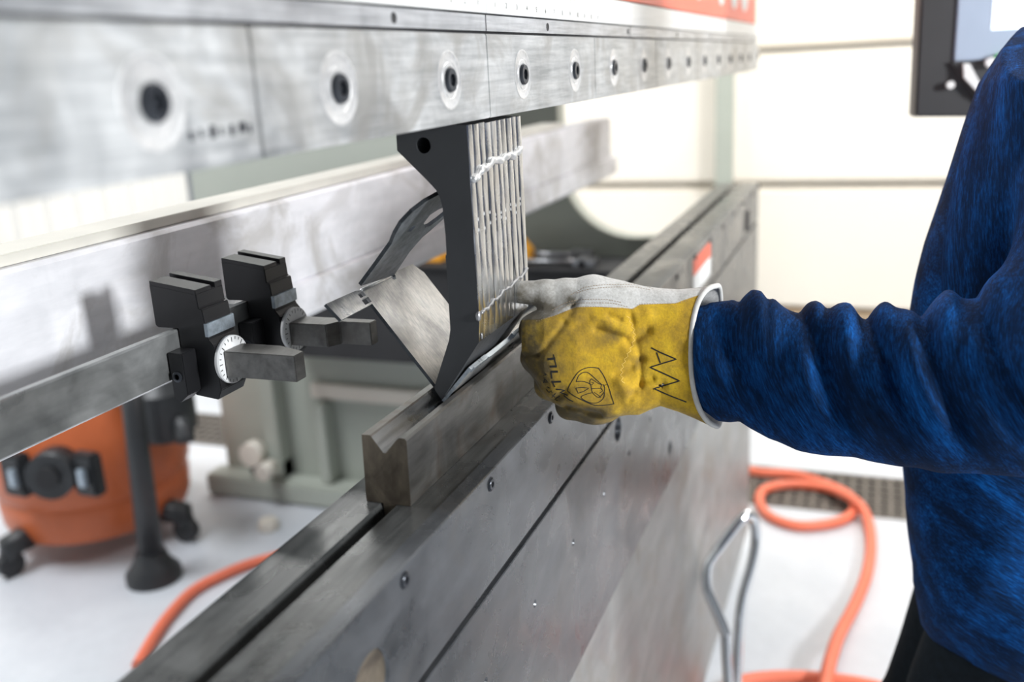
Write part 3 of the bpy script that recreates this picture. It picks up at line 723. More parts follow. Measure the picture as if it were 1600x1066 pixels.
def np_mesh(name, V, Q, mats, parent, smooth=True):
    me = bpy.data.meshes.new(name); me.vertices.add(len(V)); me.vertices.foreach_set('co', V.astype(np.float32).ravel())
    me.loops.add(len(Q) * 4); me.loops.foreach_set('vertex_index', Q.astype(np.int32).ravel())
    me.polygons.add(len(Q)); me.polygons.foreach_set('loop_start', np.arange(0, len(Q) * 4, 4, dtype=np.int32))
    try: me.polygons.foreach_set('loop_total', np.full(len(Q), 4, np.int32))
    except Exception: pass
    me.update(calc_edges=True); me.validate()
    if smooth: me.polygons.foreach_set('use_smooth', np.ones(len(me.polygons), bool))
    return link(name, me, mats, parent)
def grid(x0, x1, y0, y1, z0, z1, st):
    ax = [np.arange(a, b_ + st, st, dtype=np.float32) for a, b_ in ((x0, x1), (y0, y1), (z0, z1))]
    return np.meshgrid(*ax, indexing='ij')

# ------------------------------------------------------------------ the worker
pe = empty('person', 'person in heathered blue long-sleeved shirt and yellow work glove, reaching to the punch', 'person')
# ---- glove, modelled in a frame of (right, down, away) units of 1/1560 m round depth .955
GS = 1560.0; GD = 0.958
def gw(px, py, w): 
    t = GD + w / GS; return np.stack([CC[i] + t * (CF[i] + (px - 800) / FPX * CR[i] + (py - 533) / FPX * CD[i]) for i in range(3)], -1)
P = grid(780, 1150, 416, 686, -66, 140, 2.0); X, Y, Wd = P
Tp = [(805, 520), (815, 500), (830, 488), (850, 480), (880, 470), (915, 452), (940, 442), (975, 440), (1005, 447), (1060, 452), (1095, 449), (1120, 445)]
Bt = [(805, 560), (815, 566), (826, 582), (840, 603), (860, 628), (890, 645), (925, 652), (963, 652), (998, 648), (1032, 635), (1060, 643), (1106, 663), (1120, 668)]
T_ = interp(X, Tp); B_ = interp(X, Bt); cy = (T_ + B_) / 2; hh = (B_ - T_) / 2
tt = interp(X, [(805, 20), (820, 30), (850, 38), (900, 42), (960, 40), (1000, 36), (1050, 44), (1120, 56)])
wc = interp(X, [(805, 14), (850, 6), (900, 2), (1000, 0), (1120, 0)])
n_ = 2.5
q = (np.abs((Y - cy) / hh) ** n_ + np.abs((Wd - wc) / tt) ** n_) ** (1 / n_)
body = (q - 1) * np.minimum(hh, tt)
body = np.maximum(body, 815 - X)
g_ = body
for (a, b_, r0, r1, k) in [((866, 516, 8), (836, 516, 30), 26, 24, 10), ((836, 516, 30), (834, 508, 78), 24, 21, 6), ((834, 508, 78), (868, 505, 110), 20, 17, 6),
                           ((868, 562, 4), (838, 560, 28), 25, 23, 8), ((838, 560, 28), (838, 552, 80), 23, 20, 6), ((838, 552, 80), (872, 548, 112), 19, 16, 6),
                           ((885, 600, 4), (858, 602, 30), 25, 22, 8), ((858, 602, 30), (858, 594, 78), 22, 19, 6), ((858, 594, 78), (890, 590, 104), 18, 15, 6),
                           ((910, 622, 8), (890, 634, 32), 23, 21, 8), ((890, 634, 32), (892, 628, 72), 21, 18, 6), ((892, 628, 72), (918, 622, 94), 17, 14, 6)]:
    g_ = smin(g_, cap(P, a, b_, r0, r1), k)
# heel of the hand below
e_ = (np.sqrt(((X - 930) / 46) ** 2 + ((Y - 634) / 30) ** 2 + ((Wd - 34) / 34) ** 2) - 1) * 30
g_ = smin(g_, e_, 7)
# thumb
th = cap(P, (816, 457, 4), (852, 459, 4), 18.5, 21); th = smin(th, cap(P, (852, 459, 4), (885, 458, 6), 21, 22), 6)
th = smin(th, cap(P, (885, 458, 6), (925, 462, 8), 22, 31), 8); th = smin(th, cap(P, (925, 462, 8), (985, 480, 10), 32, 32), 8)
g_ = smin(g_, th, 9)
# creases and puffs seen on the back of the hand
def seg2(a, b_):
    dx, dy = b_[0] - a[0], b_[1] - a[1]; t = np.clip(((X - a[0]) * dx + (Y - a[1]) * dy) / (dx * dx + dy * dy), 0, 1)
    return np.hypot(X - a[0] - t * dx, Y - a[1] - t * dy)
near = np.clip((20 - Wd) / 25, 0, 1)
g_ = g_ + 0.0
for a, b_, wd, am in [((882, 505), (842, 556), 5, 2.2), ((842, 556), (816, 557), 4, 3.2), ((826, 585), (850, 606), 5, 2.0), ((858, 628), (884, 612), 5, 1.6),
                      ((886, 634), (935, 648), 6, 2.5), ((932, 516), (978, 530), 6, 3.6), ((984, 536), (1012, 518), 7, 3.6), ((988, 566), (1004, 562), 6, 2.6), ((962, 585), (986, 576), 5, 2.0),
                      ((1000, 600), (1018, 592), 6, 2), ((984, 625), (1000, 596), 6, 2), ((952, 494), (968, 500), 5, 2), ((893, 480), (905, 470), 4, 1.5),
                      ((920, 498), (900, 512), 6, 1.2), ((1010, 610), (1036, 602), 6, 1.4), ((985, 490), (1000, 560), 4, 1.2), ((1000, 560), (1002, 610), 4, 1.2), ((897, 480), (888, 494), 5, 1.0)]:
    g_ = g_ + 1.7 * near * am * np.exp(-(seg2(a, b_) / wd) ** 2)
for a, b_, wd, am in [((952, 508), (975, 516), 10, 2.6), ((1000, 500), (1012, 494), 11, 3.0), ((970, 598), (984, 622), 11, 3.4), ((980, 548), (985, 556), 10, 2), ((860, 560), (905, 545), 14, 1.6), ((860, 520), (870, 512), 12, 1.6)]:
    g_ = g_ - 1.6 * near * am * np.exp(-(seg2(a, b_) / wd) ** 2)
g_ = g_ + 0.8 * sinn(P, 0.09, 3) + 0.35 * sinn(P, 0.25, 4)
# cuff: opening cut and cavity
tc = interp(X, [(1000, 36), (1050, 44), (1120, 56)])
rim = 1079 + 38 * np.clip((Wd + 48) / 48, 0, 1) + 8 * np.clip(Wd / 50, 0, 1) + 0.0012 * (Y - 560) ** 2 * 0.25
g_ = np.maximum(g_, X - rim)
qi = (np.abs((Y - cy) / (hh - 4.5)) ** n_ + np.abs((Wd - wc) / (tc - 4.5)) ** n_) ** (1 / n_)
cav = np.maximum((qi - 1) * np.minimum(hh, tc), 1022 - X)
g_ = np.maximum(g_, -cav)
V, Q = surf_nets(g_, (780, 416, -66), (2, 2, 2))
Vw = gw(V[:, 0], V[:, 1], V[:, 2])
m, nt, b = new_mat('glove_leather')
at = nt.nodes.new('ShaderNodeAttribute'); at.attribute_name = 'leather'
dark_attr = nt.nodes.new('ShaderNodeAttribute'); dark_attr.attribute_name = 'grime_and_dark'
v0 = texco(nt); nz = noise(nt, v0, 22, 6, 0.65, 0.3); nf = noise(nt, v0, 420, 4, 0.7); nm = noise(nt, v0, 90, 5, 0.6)
yel = ramp(nt, mrange(nt, nz, 0.3, 0.72, 0, 1), [(0, (0.33, 0.20, 0.028)), (0.5, (0.64, 0.39, 0.022)), (1, (0.84, 0.55, 0.025))])
ad = nt.nodes.new('ShaderNodeMath'); ad.operation = 'ADD'; nt.links.new(dark_attr.outputs['Fac'], ad.inputs[0])
nt.links.new(mrange(nt, nm, 0.3, 0.7, -0.28, 0.28), ad.inputs[1]); ad.use_clamp = True
yel = mixc(nt, ad.outputs[0], yel, (0.115, 0.085, 0.035))
wht = ramp(nt, mrange(nt, nz, 0.3, 0.7, 0, 1), [(0, (0.56, 0.55, 0.52)), (1, (0.74, 0.73, 0.71))])
wht = mixc(nt, ad.outputs[0], wht, (0.13, 0.115, 0.09))
colr = mixc(nt, mrange(nt, at.outputs['Fac'], -0.6, 0.6, 0, 1), yel, wht)
colr = mixc(nt, mrange(nt, nf, 0.35, 0.65, 0.0, 0.22), colr, (0.08, 0.06, 0.03))
nt.links.new(colr, b.inputs['Base Color']); b.inputs['Roughness'].default_value = 0.85; b.inputs['Specular IOR Level'].default_value = 0.25
b.inputs['Sheen Weight'].default_value = 0.15
hs = nt.nodes.new('ShaderNodeMath'); hs.operation = 'ADD'; nt.links.new(nf, hs.inputs[0]); nt.links.new(nm, hs.inputs[1])
bump(nt, b, hs.outputs[0], 0.35, 0.0012); M_['glove'] = m
glove = np_mesh('glove', Vw, Q, M_['glove'], pe); glove['label'] = 'yellow suede and white leather work glove'
YB = [(805, 520), (824, 506), (845, 499), (868, 492.6), (900, 480), (935, 479.6), (973, 481), (988, 482.6), (1000, 476), (1055, 474), (1083, 464), (1130, 452)]
yb = interp(V[:, 0], YB)
L = np.maximum(yb - V[:, 1], V[:, 2] - 34)
L = np.where((V[:, 0] < 900) & (V[:, 1] > 500), np.minimum(L, V[:, 2] - 60), L)
def fattr(o, name, arr):
    a = o.data.attributes.new(name, 'FLOAT', 'POINT'); a.data.foreach_set('value', arr.astype(np.float32))
T1 = interp(V[:, 0], Tp); B1 = interp(V[:, 0], Bt); t1 = interp(V[:, 0], [(1000, 36), (1050, 44), (1120, 56)])
qin = (np.abs((V[:, 1] - (T1 + B1) / 2) / ((B1 - T1) / 2 - 4.5)) ** n_ + np.abs(V[:, 2] / (t1 - 4.5)) ** n_) ** (1 / n_)
L = np.where((V[:, 0] > 1030) & (qin < 1.035), 5, L)
fattr(glove, 'leather', L)
def blob(x, y, r, a): return a * np.exp(-(((V[:, 0] - x) ** 2 + (V[:, 1] - y) ** 2) / r ** 2))
gm = np.clip((935 - V[:, 0]) / 100, 0, 1) * 0.80 + blob(945, 522, 16, .5) + blob(965, 527, 10, .5) + blob(1000, 524, 12, .5) + blob(996, 563, 9, .5) + blob(925, 655, 34, .6) + blob(830, 575, 28, .45) + blob(880, 645, 26, .4) + blob(1040, 560, 30, .1)  # grime over the knuckles; also darker in the creases and towards the bottom
gm = gm + np.where(L > 0, blob(895, 474, 10, .9) + blob(845, 492, 22, .9) + blob(812, 470, 14, .5) + blob(890, 462, 12, .5) - 0.3, 0) + np.clip((V[:, 1] - 630) / 60, 0, .3)
gm = np.where((L > 0) & (V[:, 0] < 900), gm + 0.12, gm)
fattr(glove, 'grime_and_dark', np.clip(gm, 0, 1))
# a few draped strokes on the glove: print, marker, seams
bvh = BVHTree.FromPolygons([Vector(v) for v in Vw], [tuple(int(i) for i in q) for q in Q])
def drape(pts, n=3):
    """points of a stroke laid on the glove's surface"""
    out = []
    pts = [np.array(p, float) for p in pts]
    for a, b_ in zip(pts, pts[1:]):
        L_ = np.hypot(*(b_ - a)); k = max(1, int(L_ / n))
        for i in range(k): out.append(a + (b_ - a) * i / k)
    out.append(pts[-1]); res = []
    for p in out:
        d = Vector(ray(p[0], p[1])).normalized(); h = bvh.ray_cast(Vector(CC), d)
        if h[0] is not None and h[0].length < 1e3: res.append((h[0], h[1]))
    return res
def ribbon(bm, pts, wpx, lift=0.00025, n=2.5):
    R = drape(pts, n)
    if len(R) < 2: return
    prev = None; w = wpx / GS / 2
    for i, (p, nn) in enumerate(R):
        t = (R[min(i + 1, len(R) - 1)][0] - R[max(i - 1, 0)][0])
        if t.length < 1e-7 or t.length > 0.02: prev = None; continue
        if nn.dot(Vector(CF)) > 0: nn = -nn
        s = t.normalized().cross(nn).normalized() * w; c = p + nn * lift
        cur = (bm.verts.new(c - s), bm.verts.new(c + s), bm.verts.new(c + s - nn * lift * 2), bm.verts.new(c - s - nn * lift * 2))
        if prev:
            for k in range(4): bm.faces.new((prev[k], prev[(k + 1) % 4], cur[(k + 1) % 4], cur[k]))
        prev = cur
def RG(L, s=8.2, ox=820, oy=540): return [(ox + x / s, oy + y / s) for x, y in L]
bm = bmesh.new()
sp2 = lambda L, n=6: [tuple(p) for p in spline(L, n)]
# shield outline
ribbon(bm, sp2(RG([(945, 290), (1010, 385), (1070, 520), (1110, 650), (1143, 748)])), 1.2)
ribbon(bm, sp2(RG([(1143, 748), (1050, 762), (930, 768), (850, 750), (740, 700), (640, 650), (560, 595), (545, 575)])), 1.2)
ribbon(bm, sp2(RG([(545, 575), (580, 500), (640, 400), (700, 330), (780, 290), (860, 282), (945, 290)])), 1.2)
# inner arcs
ribbon(bm, sp2(RG([(660, 462), (690, 390), (740, 350), (800, 345), (860, 385), (930, 450), (985, 500)])), 1.1)
ribbon(bm, sp2(RG([(660, 462), (740, 460), (800, 475), (850, 500)])), 1.1)
ribbon(bm, RG([(655, 545), (730, 535), (820, 548), (760, 585), (685, 612), (655, 545)]), 1.1)
ribbon(bm, sp2(RG([(860, 605), (800, 620), (722, 660), (790, 715), (870, 738), (950, 725), (1010, 670), (1022, 600)])), 1.1)
ribbon(bm, RG([(835, 450), (855, 425), (880, 445), (950, 490), (985, 505), (1010, 500), (1025, 540), (1020, 590), (985, 640), (950, 668), (920, 655), (880, 620), (860, 585), (850, 520), (835, 490), (835, 450)]), 0.9)
ribbon(bm, RG([(850, 555), (920, 550), (985, 550), (1000, 580), (960, 610)]), 0.8); ribbon(bm, RG([(985, 505), (975, 540), (985, 570)]), 0.8)
ribbon(bm, RG([(855, 470), (885, 480), (855, 510)]), 0.8); ribbon(bm, RG([(890, 600), (950, 640), (975, 670)]), 0.8); ribbon(bm, RG([(1000, 520), (1050, 500)]), 0.7)
fin('shield_logo', bm, M_['ink'], glove)
bm = bmesh.new()
ribbon(bm, RG([(368, 115), (385, 190), (402, 258)]), 1.6); ribbon(bm, RG([(290, 178), (390, 165)]), 3.6)   # T
ribbon(bm, RG([(320, 270), (412, 268)]), 3.4)                                                           # I
ribbon(bm, RG([(335, 335), (425, 335)]), 3.4); ribbon(bm, RG([(335, 330), (348, 425)]), 1.9)             # L
ribbon(bm, RG([(345, 468), (465, 462)]), 3.0); ribbon(bm, RG([(347, 455), (385, 532)]), 1.9)             # L
ribbon(bm, RG([(400, 560), (455, 565), (512, 575), (455, 600), (550, 640)]), 2.0); ribbon(bm, RG([(500, 640), (560, 690), (620, 718)]), 1.8)
ribbon(bm, RG([(245, 350), (280, 372)]), 1.2); ribbon(bm, RG([(238, 380), (272, 376)]), 1.2)            # 1
ribbon(bm, RG([(240, 480), (258, 425), (295, 468), (238, 470)]), 1.4)                                    # 4
ribbon(bm, RG([(290, 530), (320, 548)]), 1.6); ribbon(bm, RG([(275, 565), (310, 600), (345, 580), (350, 612)]), 1.6)
ribbon(bm, RG([(345, 625), (385, 665)]), 1.6); ribbon(bm, RG([(395, 612), (345, 665)]), 1.4); ribbon(bm, RG([(450, 645), (380, 690), (425, 705)]), 1.5)
fin('maker_print', bm, M_['ink'], glove)
bm = bmesh.new(); G6 = lambda L: [(760 + x / 3.9925, 400 + y / 3.9925) for x, y in L]
ribbon(bm, G6([(1028, 573), (1080, 600), (1185, 645), (1100, 670), (1020, 695), (1120, 740), (1205, 780), (1120, 805), (1045, 828), (1140, 870), (1248, 912)]), 2.0)
ribbon(bm, G6([(1062, 602), (1085, 668)]), 2.0)
fin('marker_initials', bm, M_['ink'], glove)
def stitches(bm, pts, dash=2.6, gap=1.6, w=0.9):
    P_ = sp2(pts, 10); P_ = [np.array(p) for p in P_]; L_ = [0]
    for a, b_ in zip(P_, P_[1:]): L_.append(L_[-1] + np.hypot(*(b_ - a)))
    s = 0; xs = [p[0] for p in P_]; ys = [p[1] for p in P_]
    while s + dash < L_[-1]:
        ribbon(bm, [(np.interp(s, L_, xs), np.interp(s, L_, ys)), (np.interp(s + dash, L_, xs), np.interp(s + dash, L_, ys))], w, 0.0002, 1.3); s += dash + gap
bm = bmesh.new()
stitches(bm, G6([(1040, 205), (960, 180), (850, 178), (740, 180), (620, 195), (560, 225), (520, 245)]))
stitches(bm, G6([(1020, 212), (930, 195), (800, 195), (700, 200), (610, 215), (550, 240)]))
stitches(bm, G6([(840, 290), (740, 272), (620, 272), (520, 285), (430, 325), (400, 350)]))
stitches(bm, G6([(880, 318), (780, 296), (620, 294), (520, 305), (440, 345)]))
stitches(bm, G6([(1290, 262), (1180, 296), (960, 302), (910, 332), (700, 318), (560, 322), (430, 372), (300, 410)]), 2, 2, .7)
fin('stitching', bm, M_['thread'], glove)
bm = bmesh.new(); zz = []
for k in range(26): zz.append((979 + (4 if k % 2 else 0) + 10 * math.sin(k * 0.22), 494 + k * 4.2))
ribbon(bm, zz, 0.9)
M_['ythread'] = paint('yellow_thread', (0.80, 0.55, 0.12), 0.8); fin('wrist_stitching', bm, M_['ythread'], glove)
# bound rim of the cuff
ring = []
for k in range(49):
    a = 2 * math.pi * k / 48; sn = math.copysign(abs(math.sin(a)) ** (2 / n_), math.sin(a)); cs = math.copysign(abs(math.cos(a)) ** (2 / n_), math.cos(a))
    x = 1100.0
    for _ in range(6):
        T1 = float(interp(x, Tp)); B1 = float(interp(x, Bt)); h1 = (B1 - T1) / 2 - 1.5; y1 = (T1 + B1) / 2 + h1 * sn; w1 = -(float(interp(x, [(1000, 36), (1050, 44), (1120, 56)])) - 1.5) * cs
        x = 1079 + 38 * min(max((w1 + 48) / 48, 0), 1) + 8 * min(max(w1 / 50, 0), 1) + 0.0003 * (y1 - 560) ** 2
    ring.append(gw(np.array(x), np.array(y1), np.array(w1)))
bm = bmesh.new(); tube(bm, ring, 0.0028, 8, caps=False); fin('cuff_binding', bm, M_['binding'], glove)

# ---- shirt: sleeve, shoulder and torso as one cloth surface
SS = 1490.0 / 0.90
m, nt, b = new_mat('heathered_blue_fabric')
dirn = nt.nodes.new('ShaderNodeAttribute'); dirn.attribute_name = 'shade'; v0 = texco(nt)
uvw = nt.nodes.new('ShaderNodeAttribute'); uvw.attribute_name = 'weave'
mp = nt.nodes.new('ShaderNodeMapping'); mp.inputs['Scale'].default_value = (34, 6, 20); nt.links.new(uvw.outputs['Vector'], mp.inputs[0])
n1_ = noise(nt, mp.outputs[0], 1.0, 6, 0.65, 0.4)
mp2 = nt.nodes.new('ShaderNodeMapping'); mp2.inputs['Scale'].default_value = (500, 70, 300); nt.links.new(uvw.outputs['Vector'], mp2.inputs[0])
n2_ = noise(nt, mp2.outputs[0], 1.0, 4, 0.7)
a1 = nt.nodes.new('ShaderNodeMath'); a1.operation = 'MULTIPLY_ADD'; nt.links.new(n2_, a1.inputs[0]); a1.inputs[1].default_value = 0.8; nt.links.new(n1_, a1.inputs[2])
c = ramp(nt, mrange(nt, a1.outputs[0], 0.62, 1.18, 0, 1), [(0, (0.001, 0.008, 0.028)), (0.42, (0.001, 0.020, 0.075)), (0.74, (0.0015, 0.055, 0.215)), (1, (0.003, 0.12, 0.45))])
nt.links.new(c, b.inputs['Base Color']); b.inputs['Roughness'].default_value = 0.85; b.inputs['Specular IOR Level'].default_value = 0.15
b.inputs['Sheen Weight'].default_value = 0.0; b.inputs['Sheen Roughness'].default_value = 0.5
bump(nt, b, n2_, 0.5, 0.0012); M_['shirt'] = m

ST = 5.0
X, Y, Wd = grid(1070, 2110, -320, 1150, -130, 1060, ST)      # Wd: depth = .80 + Wd/1490*... metres
DU = 1 / 1650.0; D0 = 0.84
P = [X, Y, Wd]
T_ = interp(X, [(1080, 485), (1089, 477), (1110, 467), (1128, 464), (1145, 468), (1155, 478), (1163, 472), (1175, 469), (1190, 474), (1199, 484), (1209, 476), (1235, 472), (1262, 473), (1282, 480), (1294, 489), (1308, 483), (1330, 481), (1360, 484), (1398, 486), (1421, 488), (1440, 478), (1459, 471), (1499, 464), (1540, 446), (1600, 425), (1700, 400)])
B_ = interp(X, [(1080, 625), (1097, 640), (1121, 657), (1140, 659), (1155, 658), (1171, 669), (1202, 687), (1246, 704), (1296, 712), (1330, 715), (1364, 722), (1410, 729), (1465, 738), (1600, 745), (1700, 745)])
cy = (T_ + B_) / 2; hh = (B_ - T_) / 2
tt = interp(X, [(1080, 48), (1150, 62), (1300, 88), (1450, 108), (1700, 118)])
wc = (interp(X, [(1070, 0.955), (1300, 0.915), (1600, 0.86), (1700, 0.845)]) - D0) / DU
q = (np.abs((Y - cy) / hh) ** 2.3 + np.abs((Wd - wc) / tt) ** 2.3) ** (1 / 2.3)
sl_ = (q - 1) * np.minimum(hh, tt)
sl_ = np.maximum(sl_, np.maximum(1086 - X, X - 1690)); 
# folds wrapping the sleeve
ph = (X - 1.0 * np.clip((Y - 520) / 200, -0.3, 2) ** 2 * 95 - 26 * np.sin(X / 90.0) + 0.10 * Wd)
fold = np.sin(ph / 10.5 + 1.3 * np.sin(Y / 60.0 + X / 130.)) * 2.6 + (1 - np.abs(np.sin(ph / 34.0 + 1.0 + 0.7 * np.sin(Y / 55.0)))) * 15 - 6 + 2.5 * sinn(P, 0.045, 12)
edge = np.clip((B_ - 26 - Y) / 40, 0.12, 1.25)
sl_ = sl_ + 1.15 * fold * np.clip((X - 1090) / 60, 0.35, 1) * edge
ua = cap(P, (1672, 590, 0), (1760, 90, 330), 112, 150)
ua = ua + 5 * np.sin((Y + 0.5 * X) / 22.0) * 1.0
arm = smin(sl_, ua, 45)
# torso
kk = (Y - 533) / FPX; Dt = 1.13; hgt = Dt * kk / (0.96 - 0.276 * kk); wt = (Dt + 0.276 * hgt - D0) / DU + 40
xl = interp(Y, [(-320, 1900), (-150, 1760), (-60, 1680), (0, 1622), (35, 1597), (80, 1560), (130, 1530), (220, 1499), (300, 1470), (380, 1445), (440, 1430), (500, 1418), (600, 1410), (735, 1409), (790, 1412), (850, 1422), (880, 1425), (910, 1424), (940, 1430), (975, 1440), (1000, 1458), (1020, 1478), (1040, 1503), (1066, 1548), (1085, 1600), (1110, 1720), (1150, 1990)])
hw = np.maximum((interp(Y, [(-320, 2080), (-60, 2050), (100, 1960), (400, 1895), (1150, 1885)]) - xl) / 2, 20)
dth = interp(Y, [(-320, 210), (-100, 300), (100, 330), (400, 300), (900, 290), (1150, 280)])
q = (np.abs((X - xl - hw) / hw) ** 2.2 + np.abs((Wd - wt) / dth) ** 2.2) ** (1 / 2.2)
to = (q - 1) * np.minimum(hw, 200)
tw = D0 + Wd * DU; WP = [CC[i] + tw * (CF[i] + (X - 800) / FPX * CR[i] + (Y - 533) / FPX * CD[i]) for i in range(3)]
sh_ = cap(WP, (0.345, -0.62, 1.150), (0.665, -0.62, 1.150), 0.078, 0.078) * 1650
sh_ = smin(sh_, cap(WP, (0.505, -0.66, 1.10), (0.505, -0.68, 1.22), 0.12, 0.080) * 1650, 40)
sh_ = smin(sh_, cap(WP, (0.345, -0.62, 1.145), tuple(dp(1680, 560, 0.845)), 0.078, 0.066) * 1650, 30)
sh_ = smin(sh_, cap(WP, (0.665, -0.62, 1.145), (0.735, -0.62, 0.88), 0.075, 0.060) * 1650, 30)
sh_ = smin(sh_, cap(WP, (0.735, -0.62, 0.88), (0.735, -0.575, 0.66), 0.060, 0.046) * 1650, 20)
to = smin(to, sh_ + 3 * sinn(P, 0.04, 31), 40)
to = to + 3.5 * sinn(P, 0.03, 21) * 1.2 + 2.2 * np.sin((Y * 0.9 + X * 0.5) / 26.0 + 1.2 * np.sin(X / 60.0)) * np.clip((Y - 700) / 200, 0.2, 1)
to = np.maximum(to, np.maximum(Y - 1120, -300 - Y))
g_ = smin(arm, to, 14)
# shoulder seam between arm and trunk at the back is left to the union; hollow at the neck
g_ = np.maximum(g_, (WP[2] - 1.262 + 0.25 * np.abs(WP[0] - 0.505)) * 1650)
g_ = np.maximum(g_, -cap(WP, (0.505, -0.68, 1.252), (0.505, -0.70, 1.5), 0.062, 0.070) * 1650)
del WP
V, Q = surf_nets(g_, (1070, -320, -130), (ST, ST, ST))
t = D0 + V[:, 2] * DU
Vw = np.stack([CC[i] + t * (CF[i] + (V[:, 0] - 800) / FPX * CR[i] + (V[:, 1] - 533) / FPX * CD[i]) for i in range(3)], -1)
shirt = np_mesh('shirt', Vw, Q, M_['shirt'], pe); shirt['label'] = 'heathered blue long-sleeved shirt'
# weave coordinate: along the sleeve folds on the arm, slanting on the trunk
aflag = 1 / (1 + np.exp(-((sinn([V[:, 0], V[:, 1], V[:, 2]], .01, 1)) * 0 + (330 - V[:, 2]) / 20)))
ux = np.where(V[:, 2] < 300, (V[:, 0] - np.clip((V[:, 1] - 520) / 200, -0.3, 2) ** 2 * 95), V[:, 1] * 0.85 - V[:, 0] * 0.5) / 1650
uy = np.where(V[:, 2] < 300, V[:, 1], V[:, 0] * 0.85 + V[:, 1] * 0.5) / 1650
a = shirt.data.attributes.new('weave', 'FLOAT_VECTOR', 'POINT'); a.data.foreach_set('vector', np.stack([ux, uy, V[:, 2] / 1650], -1).astype(np.float32).ravel())

# ---- trousers, body, head, far arm, boots in world space
hipc = dp(1650, 930, 1.20)
HX, HY = 0.50, -0.58
def capsule_mesh(caps, x0, x1, y0, y1, z0, z1, st, mt, name, k=0.03, wob=0.0, parent=pe):
    Pg = grid(x0, x1, y0, y1, z0, z1, st); f_ = None
    for c_ in caps:
        a, b_, ra, rb = c_[:4]; d_ = cap(Pg, a, b_, ra, rb); f_ = d_ if f_ is None else smin(f_, d_, c_[4] if len(c_) > 4 else k)
    if wob: f_ = f_ + wob * sinn(Pg, 28, 8)
    V, Q = surf_nets(f_, (x0, y0, z0), (st, st, st)); return np_mesh(name, V, Q, mt, parent)
leg = []
for s in (-1, 1):
    hx = HX + 0.045 + s * 0.076
    leg += [((hx, HY, 0.66), (hx + s * 0.02, HY + 0.09, 0.22), 0.084, 0.072), ((hx + s * 0.02, HY + 0.09, 0.22), (hx + s * 0.03, HY - 0.01, -0.19), 0.075, 0.062)]
leg += [((HX - 0.01, HY, 0.70), (HX + 0.09, HY, 0.70), 0.09, 0.09)]
capsule_mesh(leg, 0.25, 0.75, -0.8, -0.34, -0.22, 0.85, 0.012, M_['trouser'], 'trousers', 0.02, 0.004)
SH = 1.20
# body: one continuous surface under the clothes
ls = dp(1760, 60, 1.04); el = dp(1670, 590, 0.845); wr = dp(1040, 545, 0.957)
HH = -0.68
caps_ = [((HX, HY, 0.62), (HX, HY - 0.01, 0.95), 0.115, 0.11), ((HX, HY - 0.01, 0.95), (HX, HY - 0.05, 1.10), 0.11, 0.10),
         ((HX, -0.685, 1.14), (HX + 0.005, HH + 0.01, 1.31), 0.058, 0.052),
         ((HX, HH + 0.03, 1.375), (HX, HH, 1.43), 0.074, 0.088), ((HX, HH + 0.075, 1.335), (HX, HH + 0.04, 1.375), 0.036, 0.056),
         ((HX, HH + 0.125, 1.365), (HX, HH + 0.108, 1.405), 0.015, 0.009, 0.008), ((HX - 0.11, -0.62, 1.13), (HX + 0.11, -0.62, 1.13), 0.06, 0.06)]
for s in (-1, 1):
    hx = HX + 0.045 + s * 0.076
    caps_ += [((hx, HY, 0.60), (hx + s * 0.02, HY + 0.09, 0.22), 0.062, 0.050), ((hx + s * 0.02, HY + 0.09, 0.22), (hx + s * 0.03, HY - 0.01, -0.17), 0.052, 0.038),
              ((HX + s * 0.084, HH - 0.005, 1.375), (HX + s * 0.090, HH - 0.012, 1.405), 0.012, 0.011, 0.008)]
caps_ += [((HX - 0.15, -0.62, 1.14), tuple(el), 0.050, 0.040, 0.03), (tuple(el), tuple(wr), 0.036, 0.016, 0.02),
          ((HX + 0.15, -0.62, 1.14), (0.735, -0.62, 0.88), 0.050, 0.038, 0.03), ((0.735, -0.62, 0.88), (0.735, -0.575, 0.64), 0.036, 0.026, 0.02),
          ((0.735, -0.575, 0.64), (0.735, -0.565, 0.57), 0.028, 0.034, 0.01)]
for k in range(4):
    y_ = -0.592 + 0.018 * k
    caps_ += [((0.735, y_, 0.55), (0.730, y_, 0.500 - 0.006 * (1.5 - abs(k - 1.5))), 0.0105, 0.009, 0.004), ((0.730, y_, 0.500), (0.715, y_, 0.468), 0.009, 0.008, 0.004)]
caps_ += [((0.725, -0.54, 0.58), (0.715, -0.51, 0.53), 0.012, 0.010, 0.005)]
capsule_mesh(caps_, 0.02, 0.90, -0.86, -0.1, -0.24, 1.56, 0.009, M_['skin'], 'body', 0.02)
hd = [((HX, HH - 0.025, 1.41), (HX, HH - 0.005, 1.452), 0.088, 0.086)]
capsule_mesh(hd, 0.36, 0.64, -0.86, -0.54, 1.28, 1.58, 0.007, M_['hair'], 'hair')
for s in (-1, 1):
    bm = bmesh.new(); bmesh.ops.create_icosphere(bm, subdivisions=2, radius=0.010, matrix=Matrix.Translation((HX + s * 0.030, HH + 0.090, 1.408)))
    fin('eye', bm, M_['dial'], pe, smooth=True)
    bm = bmesh.new(); tube(bm, [(HX + s * 0.018, HH + 0.098, 1.426), (HX + s * 0.032, HH + 0.094, 1.431), (HX + s * 0.046, HH + 0.082, 1.426)], 0.0035, 8); fin('eyebrow', bm, M_['hair'], pe)
M_['lips'] = paint('lips', (0.42, 0.16, 0.13), 0.5)
bm = bmesh.new(); tube(bm, [(HX - 0.024, HH + 0.098, 1.344), (HX, HH + 0.111, 1.345), (HX + 0.024, HH + 0.098, 1.344)], [0.002, 0.006, 0.002], 8); fin('mouth', bm, M_['lips'], pe)
